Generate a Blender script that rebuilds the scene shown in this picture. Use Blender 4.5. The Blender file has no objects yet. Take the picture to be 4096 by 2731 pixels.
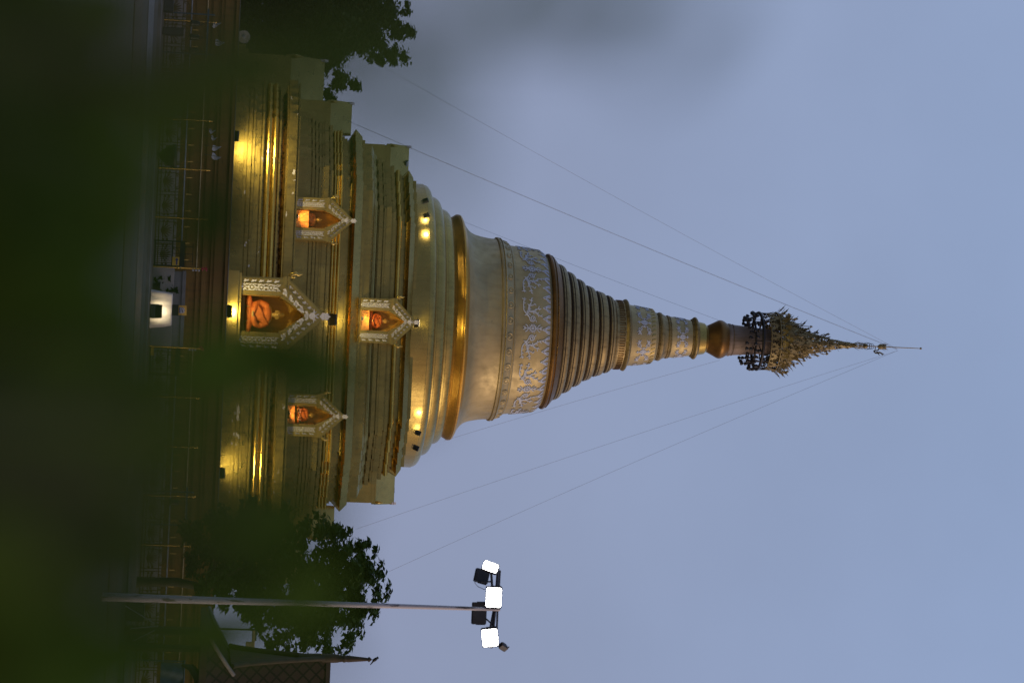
import bpy, math, random
from mathutils import Vector, Matrix
R = math.radians
PI = math.pi
scene = bpy.context.scene
COL = scene.collection
random.seed(7)

# ------------------------------------------------------------------ camera model (pixel of the 4096x2731 photograph -> world)
FP = 9670.0
PITCH, ROLL = R(7.3), R(2.55)
CAM = Vector((0.0, 0.0, 2.1))
sp, cp, sr, cr = math.sin(PITCH), math.cos(PITCH), math.sin(ROLL), math.cos(ROLL)


def P(px, py, Y):
    dx, dy = px - 2048.0, py - 1365.5
    up = dx * cr + dy * sr
    rt = -dx * sr + dy * cr
    den = FP * cp - up * sp
    return Vector((Y * rt / den, Y, CAM.z + Y * (FP * sp + up * cp) / den))


def PZ(px, py, Y):
    return P(px, py, Y).z


def ground_y(px, py, z=0.0):
    d = P(px, py, 1.0)
    return (z - CAM.z) / (d.z - CAM.z)


# ------------------------------------------------------------------ mesh builder
class M:
    def __init__(s):
        s.v, s.f, s.m, s.sm = [], [], [], []

    def add(s, vs, fs, mi=0, smooth=False):
        o = len(s.v)
        s.v.extend([tuple(v) for v in vs])
        for f in fs:
            s.f.append(tuple(i + o for i in f))
            s.m.append(mi)
            s.sm.append(smooth)

    def box(s, c, d, mi=0, rot=None, bev=0.0):
        hx, hy, hz = d[0] / 2, d[1] / 2, d[2] / 2
        c = Vector(c)
        if bev > 0:
            b = min(bev, hx * .45, hy * .45, hz * .45)
            lo = []
            for zz, q in ((-hz, b), (-hz + b, 0), (hz - b, 0), (hz, b)):
                k = q
                lo.append([(-hx + k + (b if not q else 0) * 0, -hy + k, zz), (hx - k, -hy + k, zz), (hx - k, hy - k, zz), (-hx + k, hy - k, zz)])
            vs = [Vector(p) for L in lo for p in L]
            fs = [(3, 2, 1, 0), (12, 13, 14, 15)]
            for i in range(3):
                for j in range(4):
                    a, b2 = i * 4 + j, i * 4 + (j + 1) % 4
                    fs.append((a, b2, b2 + 4, a + 4))
        else:
            vs = [Vector((x, y, z)) for z in (-hz, hz) for (x, y) in ((-hx, -hy), (hx, -hy), (hx, hy), (-hx, hy))]
            fs = [(3, 2, 1, 0), (4, 5, 6, 7), (0, 1, 5, 4), (1, 2, 6, 5), (2, 3, 7, 6), (3, 0, 4, 7)]
        if rot is not None:
            vs = [rot @ v for v in vs]
        s.add([v + c for v in vs], fs, mi)

    def loft(s, loops, mi=0, smooth=False, caps=True, closed=True):
        n = len(loops[0])
        vs = [p for L in loops for p in L]
        fs = []
        for i in range(len(loops) - 1):
            for j in range(n if closed else n - 1):
                a, b = i * n + j, i * n + (j + 1) % n
                fs.append((a, b, b + n, a + n))
        s.add(vs, fs, mi, smooth)
        if caps:
            s.add(loops[0], [tuple(reversed(range(n)))], mi)
            s.add(loops[-1], [tuple(range(n))], mi)

    def lathe(s, prof, n=48, c=(0, 0, 0), mi=0, smooth=True, caps=True):
        loops = []
        for r, z in prof:
            loops.append([Vector((c[0] + r * math.cos(2 * PI * k / n), c[1] + r * math.sin(2 * PI * k / n), c[2] + z)) for k in range(n)])
        s.loft(loops, mi, smooth, caps)

    def tube(s, pts, rad, n=6, mi=0, smooth=True, caps=True):
        pts = [Vector(p) for p in pts]
        if not isinstance(rad, (list, tuple)):
            rad = [rad] * len(pts)
        loops = []
        ref = None
        for i, p in enumerate(pts):
            t = (pts[min(i + 1, len(pts) - 1)] - pts[max(i - 1, 0)])
            t = t.normalized() if t.length > 1e-9 else Vector((0, 0, 1))
            if ref is None:
                ref = Vector((0, 0, 1)) if abs(t.z) < .9 else Vector((1, 0, 0))
            u = (ref - t * ref.dot(t)).normalized()
            w = t.cross(u)
            ref = u
            loops.append([p + (u * math.cos(2 * PI * k / n) + w * math.sin(2 * PI * k / n)) * rad[i] for k in range(n)])
        s.loft(loops, mi, smooth, caps)

    def torus(s, c, r, rr, n=32, m=6, mi=0, axis='z'):
        vs, fs = [], []
        for i in range(n):
            a = 2 * PI * i / n
            for j in range(m):
                b = 2 * PI * j / m
                q = r + rr * math.cos(b)
                p = (q * math.cos(a), q * math.sin(a), rr * math.sin(b))
                if axis == 'y':
                    p = (p[0], p[2], p[1])
                elif axis == 'x':
                    p = (p[2], p[0], p[1])
                vs.append(Vector(p) + Vector(c))
        for i in range(n):
            for j in range(m):
                fs.append((i * m + j, ((i + 1) % n) * m + j, ((i + 1) % n) * m + (j + 1) % m, i * m + (j + 1) % m))
        s.add(vs, fs, mi, True)

    def ball(s, c, r, n=12, m=8, mi=0, rot=None):
        if not isinstance(r, (list, tuple)):
            r = (r, r, r)
        vs, fs = [], []
        for i in range(m + 1):
            a = PI * i / m
            for k in range(n):
                b = 2 * PI * k / n
                p = Vector((r[0] * math.sin(a) * math.cos(b), r[1] * math.sin(a) * math.sin(b), -r[2] * math.cos(a)))
                if rot is not None:
                    p = rot @ p
                vs.append(p + Vector(c))
        for i in range(m):
            for k in range(n):
                fs.append((i * n + k, i * n + (k + 1) % n, (i + 1) * n + (k + 1) % n, (i + 1) * n + k))
        s.add(vs, fs, mi, True)

    def ribbon(s, pts, wid, fn, h=.02, mi=0):
        """raised strip along 2D points; fn(u, v, d) maps the strip onto a surface"""
        n = len(pts)
        if not isinstance(wid, (list, tuple)):
            wid = [wid] * n
        A, B = [], []
        for i in range(n):
            p0, p1 = pts[max(i - 1, 0)], pts[min(i + 1, n - 1)]
            tx, ty = p1[0] - p0[0], p1[1] - p0[1]
            L = math.hypot(tx, ty) or 1
            nx, ny = -ty / L * wid[i] / 2, tx / L * wid[i] / 2
            A.append((pts[i][0] + nx, pts[i][1] + ny))
            B.append((pts[i][0] - nx, pts[i][1] - ny))
        vs = []
        for i in range(n):
            vs += [fn(*A[i], 0), fn(*A[i], h), fn(*B[i], h), fn(*B[i], 0)]
        fs = []
        for i in range(n - 1):
            o = i * 4
            fs += [(o, o + 1, o + 5, o + 4), (o + 1, o + 2, o + 6, o + 5), (o + 2, o + 3, o + 7, o + 6)]
        s.add(vs, fs, mi)

    def blob2(s, c, a, b, fn, h=.02, ang=0, n=8, mi=0, spikes=0):
        top, bot = [], []
        for k in range(n):
            t = 2 * PI * k / n
            q = 1 if not spikes or k % 2 == 0 else .6
            x, y = a * q * math.cos(t), b * q * math.sin(t)
            x, y = x * math.cos(ang) - y * math.sin(ang), x * math.sin(ang) + y * math.cos(ang)
            top.append(fn(c[0] + x, c[1] + y, h))
            bot.append(fn(c[0] + x, c[1] + y, 0))
        s.add(top + bot, [tuple(range(n))] + [(k, k + n, (k + 1) % n + n, (k + 1) % n) for k in range(n)], mi)

    def build(s, name, mats, parent=None, loc=None):
        me = bpy.data.meshes.new(name)
        me.from_pydata(s.v, [], s.f)
        if not isinstance(mats, (list, tuple)):
            mats = [mats]
        for m in mats:
            me.materials.append(m)
        me.polygons.foreach_set('material_index', s.m)
        me.polygons.foreach_set('use_smooth', s.sm)
        me.update()
        o = bpy.data.objects.new(name, me)
        COL.objects.link(o)
        if parent is not None:
            o.parent = parent
        if loc is not None:
            o.location = loc
        return o


def tag(o, label=None, cat=None, group=None, kind=None):
    if label:
        o['label'] = label
    if cat:
        o['category'] = cat
    if group:
        o['group'] = group
    if kind:
        o['kind'] = kind
    return o


def thing(name, label, cat, loc=(0, 0, 0), rz=0.0, group=None):
    o = bpy.data.objects.new(name, None)
    o.empty_display_size = .2
    COL.objects.link(o)
    o.location = loc
    o.rotation_euler = (0, 0, rz)
    return tag(o, label, cat, group)


def kids(o):
    return [c for c in bpy.data.objects if c.parent == o]


def copy_tree(o, parent=None, label=None, **kw):
    c = o.copy()
    COL.objects.link(c)
    c.parent = parent
    for k in kids(o):
        if k.type != 'LIGHT':
            copy_tree(k, c)
    if label:
        c['label'] = label
    for k, v in kw.items():
        setattr(c, k, v)
    return c


# ------------------------------------------------------------------ materials
def nodes(name):
    m = bpy.data.materials.new(name)
    m.use_nodes = True
    nt = m.node_tree
    b = nt.nodes['Principled BSDF']
    return m, nt, b


def simple(name, col, rough=.6, metal=0.0, var=.25, scale=4.0, bump=.0, spec=.5):
    m, nt, b = nodes(name)
    geo = nt.nodes.new('ShaderNodeNewGeometry')
    nz = nt.nodes.new('ShaderNodeTexNoise')
    nz.inputs['Scale'].default_value = scale
    nz.inputs['Detail'].default_value = 6
    nt.links.new(geo.outputs['Position'], nz.inputs['Vector'])
    rp = nt.nodes.new('ShaderNodeValToRGB')
    rp.color_ramp.elements[0].position = .3
    rp.color_ramp.elements[1].position = .7
    rp.color_ramp.elements[0].color = tuple(c * (1 - var) for c in col) + (1,)
    rp.color_ramp.elements[1].color = tuple(min(1, c * (1 + var)) for c in col) + (1,)
    nt.links.new(nz.outputs['Fac'], rp.inputs['Fac'])
    nt.links.new(rp.outputs['Color'], b.inputs['Base Color'])
    b.inputs['Roughness'].default_value = rough
    b.inputs['Metallic'].default_value = metal
    b.inputs['Specular IOR Level'].default_value = spec
    if bump:
        bp = nt.nodes.new('ShaderNodeBump')
        bp.inputs['Strength'].default_value = bump
        bp.inputs['Distance'].default_value = .02
        nt.links.new(nz.outputs['Fac'], bp.inputs['Height'])
        nt.links.new(bp.outputs['Normal'], b.inputs['Normal'])
    return m


def emit(name, col, strength, base=(.02, .02, .02)):
    m, nt, b = nodes(name)
    b.inputs['Base Color'].default_value = base + (1,)
    b.inputs['Emission Color'].default_value = col + (1,)
    b.inputs['Emission Strength'].default_value = strength
    nz = nt.nodes.new('ShaderNodeTexNoise')
    nz.inputs['Scale'].default_value = 8
    mp = nt.nodes.new('ShaderNodeMapRange')
    mp.inputs['To Min'].default_value = .3
    mp.inputs['To Max'].default_value = .5
    nt.links.new(nz.outputs['Fac'], mp.inputs['Value'])
    nt.links.new(mp.outputs['Result'], b.inputs['Roughness'])
    return m


def gold(name, col=(.50, .35, .105), rough=.36, metal=.62, peel=0.0, grime=.35, blotch=0.0):
    """gold paint on plaster: mottled tone, vertical rain streaks, dirt, peeled white patches"""
    m, nt, b = nodes(name)
    N, L = nt.nodes, nt.links
    geo = N.new('ShaderNodeNewGeometry')

    def noise(scale, detail=5, sx=(1, 1, 1), off=0):
        mp = N.new('ShaderNodeMapping')
        mp.inputs['Scale'].default_value = sx
        mp.inputs['Location'].default_value = (off, off * 1.7, off * .3)
        L.new(geo.outputs['Position'], mp.inputs['Vector'])
        n = N.new('ShaderNodeTexNoise')
        n.inputs['Scale'].default_value = scale
        n.inputs['Detail'].default_value = detail
        L.new(mp.outputs['Vector'], n.inputs['Vector'])
        return n.outputs['Fac']

    def ramp(fac, lo, hi, a=0.0, z=1.0):
        mr = N.new('ShaderNodeMapRange')
        mr.inputs['From Min'].default_value = lo
        mr.inputs['From Max'].default_value = hi
        mr.inputs['To Min'].default_value = a
        mr.inputs['To Max'].default_value = z
        L.new(fac, mr.inputs['Value'])
        return mr.outputs['Result']

    def mix(fac, c1, c2):
        mx = N.new('ShaderNodeMix')
        mx.data_type = 'RGBA'
        if isinstance(fac, float):
            mx.inputs['Factor'].default_value = fac
        else:
            L.new(fac, mx.inputs['Factor'])
        for i, c in ((6, c1), (7, c2)):
            if isinstance(c, tuple):
                mx.inputs[i].default_value = c + (1,)
            else:
                L.new(c, mx.inputs[i])
        return mx.outputs[2]

    c = mix(ramp(noise(.9), .35, .65), tuple(x * .86 for x in col), tuple(min(1, x * 1.1) for x in col))
    streak = ramp(noise(2.0, 6, (3.2, 3.2, .22)), .5, .78, 0, grime)
    c = mix(streak, c, (.10, .075, .035))
    spots = ramp(noise(7.0, 3, off=5), .68, .74, 0, grime * .9)
    c = mix(spots, c, (.05, .04, .02))
    met = None
    if blotch:
        bl = ramp(noise(5.5, 5, (1, 1, .6), 9), .52, .60, 0, blotch)
        c = mix(bl, c, (.02, .016, .008))
    if peel:
        pl = ramp(noise(2.1, 9, (1, 1, 1.5), 3), .70 - peel * .05, .71 - peel * .05)
        c = mix(pl, c, (.56, .55, .55))
        inv = N.new('ShaderNodeMath')
        inv.operation = 'MULTIPLY_ADD'
        L.new(pl, inv.inputs[0])
        inv.inputs[1].default_value = -metal
        inv.inputs[2].default_value = metal
        met = inv.outputs[0]
    L.new(c, b.inputs['Base Color'])
    if met is None:
        b.inputs['Metallic'].default_value = metal
    else:
        L.new(met, b.inputs['Metallic'])
    L.new(ramp(noise(3.1, 4, off=2), .3, .7, rough * .85, rough * 1.25), b.inputs['Roughness'])
    bp = N.new('ShaderNodeBump')
    bp.inputs['Strength'].default_value = .25
    bp.inputs['Distance'].default_value = .02
    L.new(noise(2.2, 5), bp.inputs['Height'])
    L.new(bp.outputs['Normal'], b.inputs['Normal'])
    return m


MAT = {}
MAT['gold'] = gold('gold_paint', col=(.40, .305, .088), rough=.28, metal=.86)
MAT['gold_old'] = gold('gold_paint_peeling', col=(.40, .305, .088), peel=.75, grime=.5, rough=.31, metal=.84)
MAT['gold_stain'] = gold('gold_paint_blotched', col=(.45, .30, .09), blotch=.75, grime=.5, metal=.8, rough=.3)
MAT['gold_bell'] = gold('gold_paint_bell', col=(.43, .355, .175), rough=.50, metal=.6, grime=.22)
MAT['gold_polish_lit'] = gold('polished_gold_lit_moulding', col=(.76, .52, .11), rough=.23, metal=.92, grime=.3)  # polished gold, colour also raised to brighten the lamp streaks on the mouldings
MAT['gold_dark'] = gold('bronze_gold_paint', col=(.22, .12, .032), rough=.40, metal=.75, grime=.55)
MAT['gold_lip'] = gold('polished_gold_lip', col=(.56, .33, .06), rough=.33, metal=.78, grime=.35)
MAT['gold_ring'] = gold('weathered_gold_rings', col=(.32, .25, .11), rough=.46, metal=.66, grime=.8, blotch=.0)
MAT['groove'] = gold('groove_shade_paint', col=(.045, .03, .014), rough=.6, metal=.2, grime=.6)  # near-black, paints in the shade of the narrow ring gaps
MAT['gold_grey'] = gold('weathered_grey_gold', col=(.24, .19, .15), rough=.6, metal=.3, grime=.8)
MAT['gold_niche'] = gold('bright_gold_paint', col=(.50, .38, .105), rough=.30, metal=.78, grime=.2)
MAT['alcove'] = gold('alcove_paint', col=(.52, .32, .07), rough=.45, metal=.35, grime=.3)
MAT['filigree'] = gold('crown_metal', col=(.29, .235, .105), rough=.5, metal=.5, grime=.6)
MAT['white'] = simple('white_relief_paint', (.60, .60, .61), .7, var=.22, scale=16)
MAT['bluewhite'] = simple('pale_blue_relief_paint', (.46, .51, .59), .7, var=.22, scale=12)
MAT['terrace'] = gold('brown_terrace_paint', col=(.21, .122, .036), rough=.42, metal=.55, grime=.6)
MAT['dark'] = simple('black_metal', (.018, .018, .02), .45, .3)
MAT['darkgrey'] = simple('dark_grey_metal', (.045, .047, .05), .5, .3)
MAT['brass'] = simple('brass', (.62, .42, .10), .25, .9, .1)
MAT['fence'] = simple('bronze_fence_metal', (.11, .08, .025), .45, .5)
MAT['rail'] = simple('grey_painted_rail', (.30, .33, .36), .5, .2)
MAT['concrete'] = simple('grey_concrete', (.15, .16, .17), .8, 0, .25, 1.5, .3)
MAT['greywall'] = simple('pale_grey_plaster', (.30, .30, .29), .8, 0, .2, 1.2, .2)
MAT['pave'] = simple('grey_paving', (.075, .072, .07), .9, 0, .25, .8, .2)
MAT['pave_red'] = simple('reddish_paving', (.085, .066, .056), .9, 0, .25, .8, .2)
MAT['pave_pale'] = simple('pale_wet_paving', (.13, .13, .135), .35, 0, .2, .7, .2)
MAT['soil'] = simple('dark_ground', (.05, .048, .03), .9, 0, .4, .5, .4)
MAT['cloth'] = simple('cream_tablecloth', (.74, .70, .62), .85, 0, .06, 3)
MAT['robe'] = simple('orange_robe', (.62, .17, .035), .8, 0, .15, 5, .3)
MAT['robe_pale'] = simple('saffron_cloth', (.72, .33, .08), .75, 0, .12, 5, .3)
MAT['statue'] = gold('statue_gold', col=(.62, .45, .16), rough=.35, metal=.4, grime=.2)
MAT['bluepost'] = simple('blue_painted_steel', (.05, .09, .13), .5, .2)
MAT['bell'] = simple('blackened_bronze', (.02, .022, .026), .35, .5)
MAT['flag'] = simple('pale_flag_cloth', (.42, .47, .52), .8)
MAT['flower'] = simple('pink_flower', (.55, .06, .12), .7)
MAT['yellow'] = simple('yellow_sign_paint', (.55, .38, .05), .6)
MAT['blue'] = simple('blue_sign_paint', (.03, .03, .16), .5)
MAT['signgold'] = simple('gold_sign_board', (.55, .33, .06), .5)
MAT['mast'] = None
MAT['wood'] = simple('brown_wood', (.045, .026, .014), .7, 0, .4, 3, .3)
MAT['fascia'] = simple('pale_bargeboard', (.20, .19, .17), .7, 0, .3, 3)
MAT['bark'] = simple('dark_bark', (.035, .03, .022), .9, 0, .4, 6, .6)
MAT['lamp_glass'] = simple('lamp_glass', (.35, .33, .28), .2)
MAT['lit_warm'] = emit('lit_lamp_warm', (1.0, .80, .42), 12.0)
MAT['lit_warm_dim'] = emit('lit_bar_warm', (1.0, .80, .42), 1.0)
MAT['lit_white'] = emit('lit_lamp_white', (1.0, .97, .93), 14.0)
MAT['tube'] = emit('amber_glint_glow', (1.0, .62, .16), .25)  # weak glow for bright gold glints along the fence, not a known lamp
MAT['green_stem'] = simple('green_stem', (.035, .05, .014), .8, 0, .3, 20)
MAT['horn'] = simple('pale_grey_horn', (.42, .43, .40), .6, 0, .1)
MAT['cream'] = simple('cream_paint', (.50, .40, .20), .6)
MAT['bluecloth'] = simple('blue_awning', (.10, .15, .19), .8)
MAT['wire'] = simple('grey_wire', (.20, .21, .23), .5, .2)


def leaf_mat(name, col, trans=.35, var=.4):
    m = bpy.data.materials.new(name)
    m.use_nodes = True
    nt = m.node_tree
    nt.nodes.clear()
    out = nt.nodes.new('ShaderNodeOutputMaterial')
    geo = nt.nodes.new('ShaderNodeNewGeometry')
    rp = nt.nodes.new('ShaderNodeValToRGB')
    rp.color_ramp.elements[0].color = tuple(c * (1 - var) for c in col) + (1,)
    rp.color_ramp.elements[1].color = tuple(c * (1 + var) for c in col) + (1,)
    nt.links.new(geo.outputs['Random Per Island'], rp.inputs['Fac'])
    d = nt.nodes.new('ShaderNodeBsdfPrincipled')
    d.inputs['Roughness'].default_value = .55
    d.inputs['Specular IOR Level'].default_value = .12
    t = nt.nodes.new('ShaderNodeBsdfTranslucent')
    mx = nt.nodes.new('ShaderNodeMixShader')
    mx.inputs['Fac'].default_value = trans
    nt.links.new(rp.outputs['Color'], d.inputs['Base Color'])
    nt.links.new(rp.outputs['Color'], t.inputs['Color'])
    nt.links.new(d.outputs[0], mx.inputs[1])
    nt.links.new(t.outputs[0], mx.inputs[2])
    nt.links.new(mx.outputs[0], out.inputs['Surface'])
    return m


MAT['leaf_far'] = leaf_mat('dark_tree_leaves', (.026, .046, .016), .3)
MAT['leaf_mid'] = leaf_mat('green_tree_leaves', (.038, .072, .016), .35)
MAT['leaf_young'] = leaf_mat('young_bush_leaves', (.10, .17, .03), .65, .3)
MAT['leaf_near'] = leaf_mat('bush_leaves', (.064, .112, .012), .6, .5)


def mast_mat():
    m, nt, b = nodes('peeling_white_pole_paint')
    geo = nt.nodes.new('ShaderNodeNewGeometry')
    mp = nt.nodes.new('ShaderNodeMapping')
    mp.inputs['Scale'].default_value = (5, 5, 1.1)
    nz = nt.nodes.new('ShaderNodeTexNoise')
    nz.inputs['Scale'].default_value = 1.6
    nz.inputs['Detail'].default_value = 6
    nt.links.new(geo.outputs['Position'], mp.inputs['Vector'])
    nt.links.new(mp.outputs['Vector'], nz.inputs['Vector'])
    rp = nt.nodes.new('ShaderNodeValToRGB')
    rp.color_ramp.elements[0].position = .58
    rp.color_ramp.elements[0].color = (.50, .49, .51, 1)
    rp.color_ramp.elements[1].position = .63
    rp.color_ramp.elements[1].color = (.14, .13, .125, 1)
    nt.links.new(nz.outputs['Fac'], rp.inputs['Fac'])
    nt.links.new(rp.outputs['Color'], b.inputs['Base Color'])
    b.inputs['Roughness'].default_value = .5
    return m


MAT['mast'] = mast_mat()


def tile_mat():
    m, nt, b = nodes('brown_roof_tiles')
    tc = nt.nodes.new('ShaderNodeNewGeometry')
    mp = nt.nodes.new('ShaderNodeMapping')
    mp.inputs['Rotation'].default_value = (0, R(45), 0)
    mp.inputs['Scale'].default_value = (1, .0, 1)
    nt.links.new(tc.outputs['Position'], mp.inputs['Vector'])
    br = nt.nodes.new('ShaderNodeTexBrick')
    br.offset = 0
    br.inputs['Scale'].default_value = 1.0
    br.inputs['Brick Width'].default_value = .30
    br.inputs['Row Height'].default_value = .30
    br.inputs['Mortar Size'].default_value = .03
    br.inputs['Color1'].default_value = (.050, .030, .021, 1)
    br.inputs['Color2'].default_value = (.038, .023, .017, 1)
    br.inputs['Mortar'].default_value = (.012, .009, .007, 1)
    sw = nt.nodes.new('ShaderNodeSeparateXYZ')
    cb = nt.nodes.new('ShaderNodeCombineXYZ')
    nt.links.new(mp.outputs['Vector'], sw.inputs[0])
    nt.links.new(sw.outputs['X'], cb.inputs['X'])
    nt.links.new(sw.outputs['Z'], cb.inputs['Y'])
    nt.links.new(cb.outputs[0], br.inputs['Vector'])
    nt.links.new(br.outputs['Color'], b.inputs['Base Color'])
    bp = nt.nodes.new('ShaderNodeBump')
    bp.inputs['Strength'].default_value = .6
    nt.links.new(br.outputs['Fac'], bp.inputs['Height'])
    bp.invert = True
    nt.links.new(bp.outputs['Normal'], b.inputs['Normal'])
    b.inputs['Roughness'].default_value = .85
    b.inputs['Specular IOR Level'].default_value = .15
    return m


MAT['tile'] = tile_mat()

# ------------------------------------------------------------------ camera, world, sun
cam = bpy.data.cameras.new('camera')
cam.lens = FP / 4096 * 36
cam.sensor_width = 36
cam.clip_start, cam.clip_end = .05, 3000
cam.dof.use_dof = True
cam.dof.focus_distance = 99
cam.dof.aperture_fstop = 1.8
co = bpy.data.objects.new('camera', cam)
COL.objects.link(co)
Rv, Uv, Fv = Vector((1, 0, 0)), Vector((0, -sp, cp)), Vector((0, cp, sp))
X, Y, Z = Uv * cr - Rv * sr, -(Uv * sr + Rv * cr), -Fv
co.matrix_world = Matrix(((X.x, Y.x, Z.x, CAM.x), (X.y, Y.y, Z.y, CAM.y), (X.z, Y.z, Z.z, CAM.z), (0, 0, 0, 1)))
scene.camera = co

SUN_EL, SUN_AZ = R(10), R(110)   # dusk glow from the right, behind the camera
w = bpy.data.worlds.new('World')
scene.world = w
w.use_nodes = True
nt = w.node_tree
bg = nt.nodes['Background']
sky = nt.nodes.new('ShaderNodeTexSky')
sky.sky_type = 'NISHITA'
sky.sun_disc = False
sky.sun_elevation = R(3)
sky.sun_rotation = SUN_AZ
tc = nt.nodes.new('ShaderNodeTexCoord')
sx = nt.nodes.new('ShaderNodeSeparateXYZ')
nt.links.new(tc.outputs['Generated'], sx.inputs[0])
rp = nt.nodes.new('ShaderNodeValToRGB')
e = rp.color_ramp.elements
SK = .1
e[0].position = .0
e[0].color = (.262 / SK, .295 / SK, .44 / SK, 1)
e[1].position = .36
e[1].color = (.293 / SK, .388 / SK, .605 / SK, 1)
q = e.new(.14)
q.color = (.284 / SK, .340 / SK, .508 / SK, 1)
q = e.new(.9)
q.color = (.22 / SK, .31 / SK, .55 / SK, 1)
nt.links.new(sx.outputs['Z'], rp.inputs['Fac'])
mx = nt.nodes.new('ShaderNodeMix')
mx.data_type = 'RGBA'
mx.inputs['Factor'].default_value = .94
nt.links.new(sky.outputs[0], mx.inputs[6])
nt.links.new(rp.outputs[0], mx.inputs[7])
# dusk: the sky behind the viewer is dimmer, a warm afterglow lies low on the right
dim = nt.nodes.new('ShaderNodeMapRange')
dim.inputs['From Min'].default_value = -.9
dim.inputs['From Max'].default_value = .5
dim.inputs['To Min'].default_value = .62
dim.inputs['To Max'].default_value = 1.0
dim.interpolation_type = 'SMOOTHSTEP'
nt.links.new(sx.outputs['Y'], dim.inputs['Value'])
glow = nt.nodes.new('ShaderNodeVectorMath')
glow.operation = 'DOT_PRODUCT'
glow.inputs[1].default_value = Vector((.93, -.33, .16)).normalized()
nt.links.new(tc.outputs['Generated'], glow.inputs[0])
gm = nt.nodes.new('ShaderNodeMapRange')
gm.inputs['From Min'].default_value = .35
gm.inputs['From Max'].default_value = 1.0
gm.interpolation_type = 'SMOOTHSTEP'
nt.links.new(glow.outputs['Value'], gm.inputs['Value'])
sc_ = nt.nodes.new('ShaderNodeVectorMath')
sc_.operation = 'SCALE'
nt.links.new(mx.outputs[2], sc_.inputs[0])
nt.links.new(dim.outputs['Result'], sc_.inputs['Scale'])
mg = nt.nodes.new('ShaderNodeMix')
mg.data_type = 'RGBA'
nt.links.new(gm.outputs['Result'], mg.inputs['Factor'])
cn = nt.nodes.new('ShaderNodeTexNoise')
cn.inputs['Scale'].default_value = 7.0
cn.inputs['Detail'].default_value = 5
nt.links.new(tc.outputs['Generated'], cn.inputs['Vector'])
cm = nt.nodes.new('ShaderNodeMapRange')
cm.inputs['From Min'].default_value = .3
cm.inputs['From Max'].default_value = .7
cm.inputs['To Min'].default_value = .95
cm.inputs['To Max'].default_value = 1.05
nt.links.new(cn.outputs['Fac'], cm.inputs['Value'])
sc2 = nt.nodes.new('ShaderNodeVectorMath')
sc2.operation = 'SCALE'
nt.links.new(sc_.outputs[0], sc2.inputs[0])
nt.links.new(cm.outputs['Result'], sc2.inputs['Scale'])
nt.links.new(sc2.outputs[0], mg.inputs[6])
mg.inputs[7].default_value = (.78 / SK, .52 / SK, .46 / SK, 1)
nt.links.new(mg.outputs[2], bg.inputs['Color'])
bg.inputs['Strength'].default_value = SK

sl = bpy.data.lights.new('sun', 'SUN')
sl.energy = 1.15
sl.angle = R(38)
sl.color = (1, .76, .58)
so = bpy.data.objects.new('sun', sl)
COL.objects.link(so)
so.rotation_euler = (R(90) - SUN_EL, 0, R(70))   # travels from right-behind the camera towards the stupa

vs = scene.view_settings
vs.view_transform = 'Standard'
vs.look = 'None'
vs.exposure = 0
vs.gamma = 1
scene.cycles.use_denoising = True
scene.cycles.max_bounces = 6
scene.cycles.sample_clamp_indirect = 4.0
scene.cycles.use_adaptive_sampling = False


def spot(parent_loc, target, watts, col=(1, .80, .40), size=R(110), blend=.8, radius=.12, name='lamp_light'):
    l = bpy.data.lights.new(name, 'SPOT')
    l.energy = watts
    l.color = col
    l.spot_size = size
    l.spot_blend = blend
    l.shadow_soft_size = radius
    o = bpy.data.objects.new(name, l)
    COL.objects.link(o)
    o.location = parent_loc
    d = Vector(target) - Vector(parent_loc)
    o.rotation_euler = d.to_track_quat('-Z', 'Y').to_euler()
    return o


def pointl(loc, watts, col, radius=.05):
    l = bpy.data.lights.new('lamp_light', 'POINT')
    l.energy = watts
    l.color = col
    l.shadow_soft_size = radius
    o = bpy.data.objects.new('lamp_light', l)
    COL.objects.link(o)
    o.location = loc
    return o


# ------------------------------------------------------------------ ground
TZ = 2.98            # terrace deck height
g = M()
g.add([(-500, -60, 0), (500, -60, 0), (500, 900, 0), (-500, 900, 0)], [(0, 1, 2, 3)])
tag(g.build('ground', MAT['soil']), kind='structure')


def strip(name, y0, y1, z, mat, x0=-40, x1=40):
    s = M()
    s.box(((x0 + x1) / 2, (y0 + y1) / 2, z / 2), (x1 - x0, y1 - y0, z))
    return tag(s.build(name, mat), kind='structure')


strip('paving', 40, 62, .02, MAT['pave'])
strip('paving', 62, 68.5, .05, MAT['pave_red'])
strip('path', 68.5, 74, .03, MAT['pave'])
strip('path', 74, 80.5, .06, MAT['pave_pale'], x1=5)
strip('path', 80.5, 86.5, .04, MAT['pave'])
strip('kerb', 86.5, 87.1, .16, MAT['concrete'])
strip('pavement', 87.1, 97.0, .10, MAT['pave_red'])

# ------------------------------------------------------------------ terrace (brown moulded retaining wall)
tw = thing('terrace_wall', 'long brown moulded terrace wall carrying the golden stupa', 'wall', (0, 0, 0))
TY = 97.1
prof = []                   # (offset toward camera, z) going up, pixel rows read at y = 974


def tz(px):
    return PZ(px, 974, TY)


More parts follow.
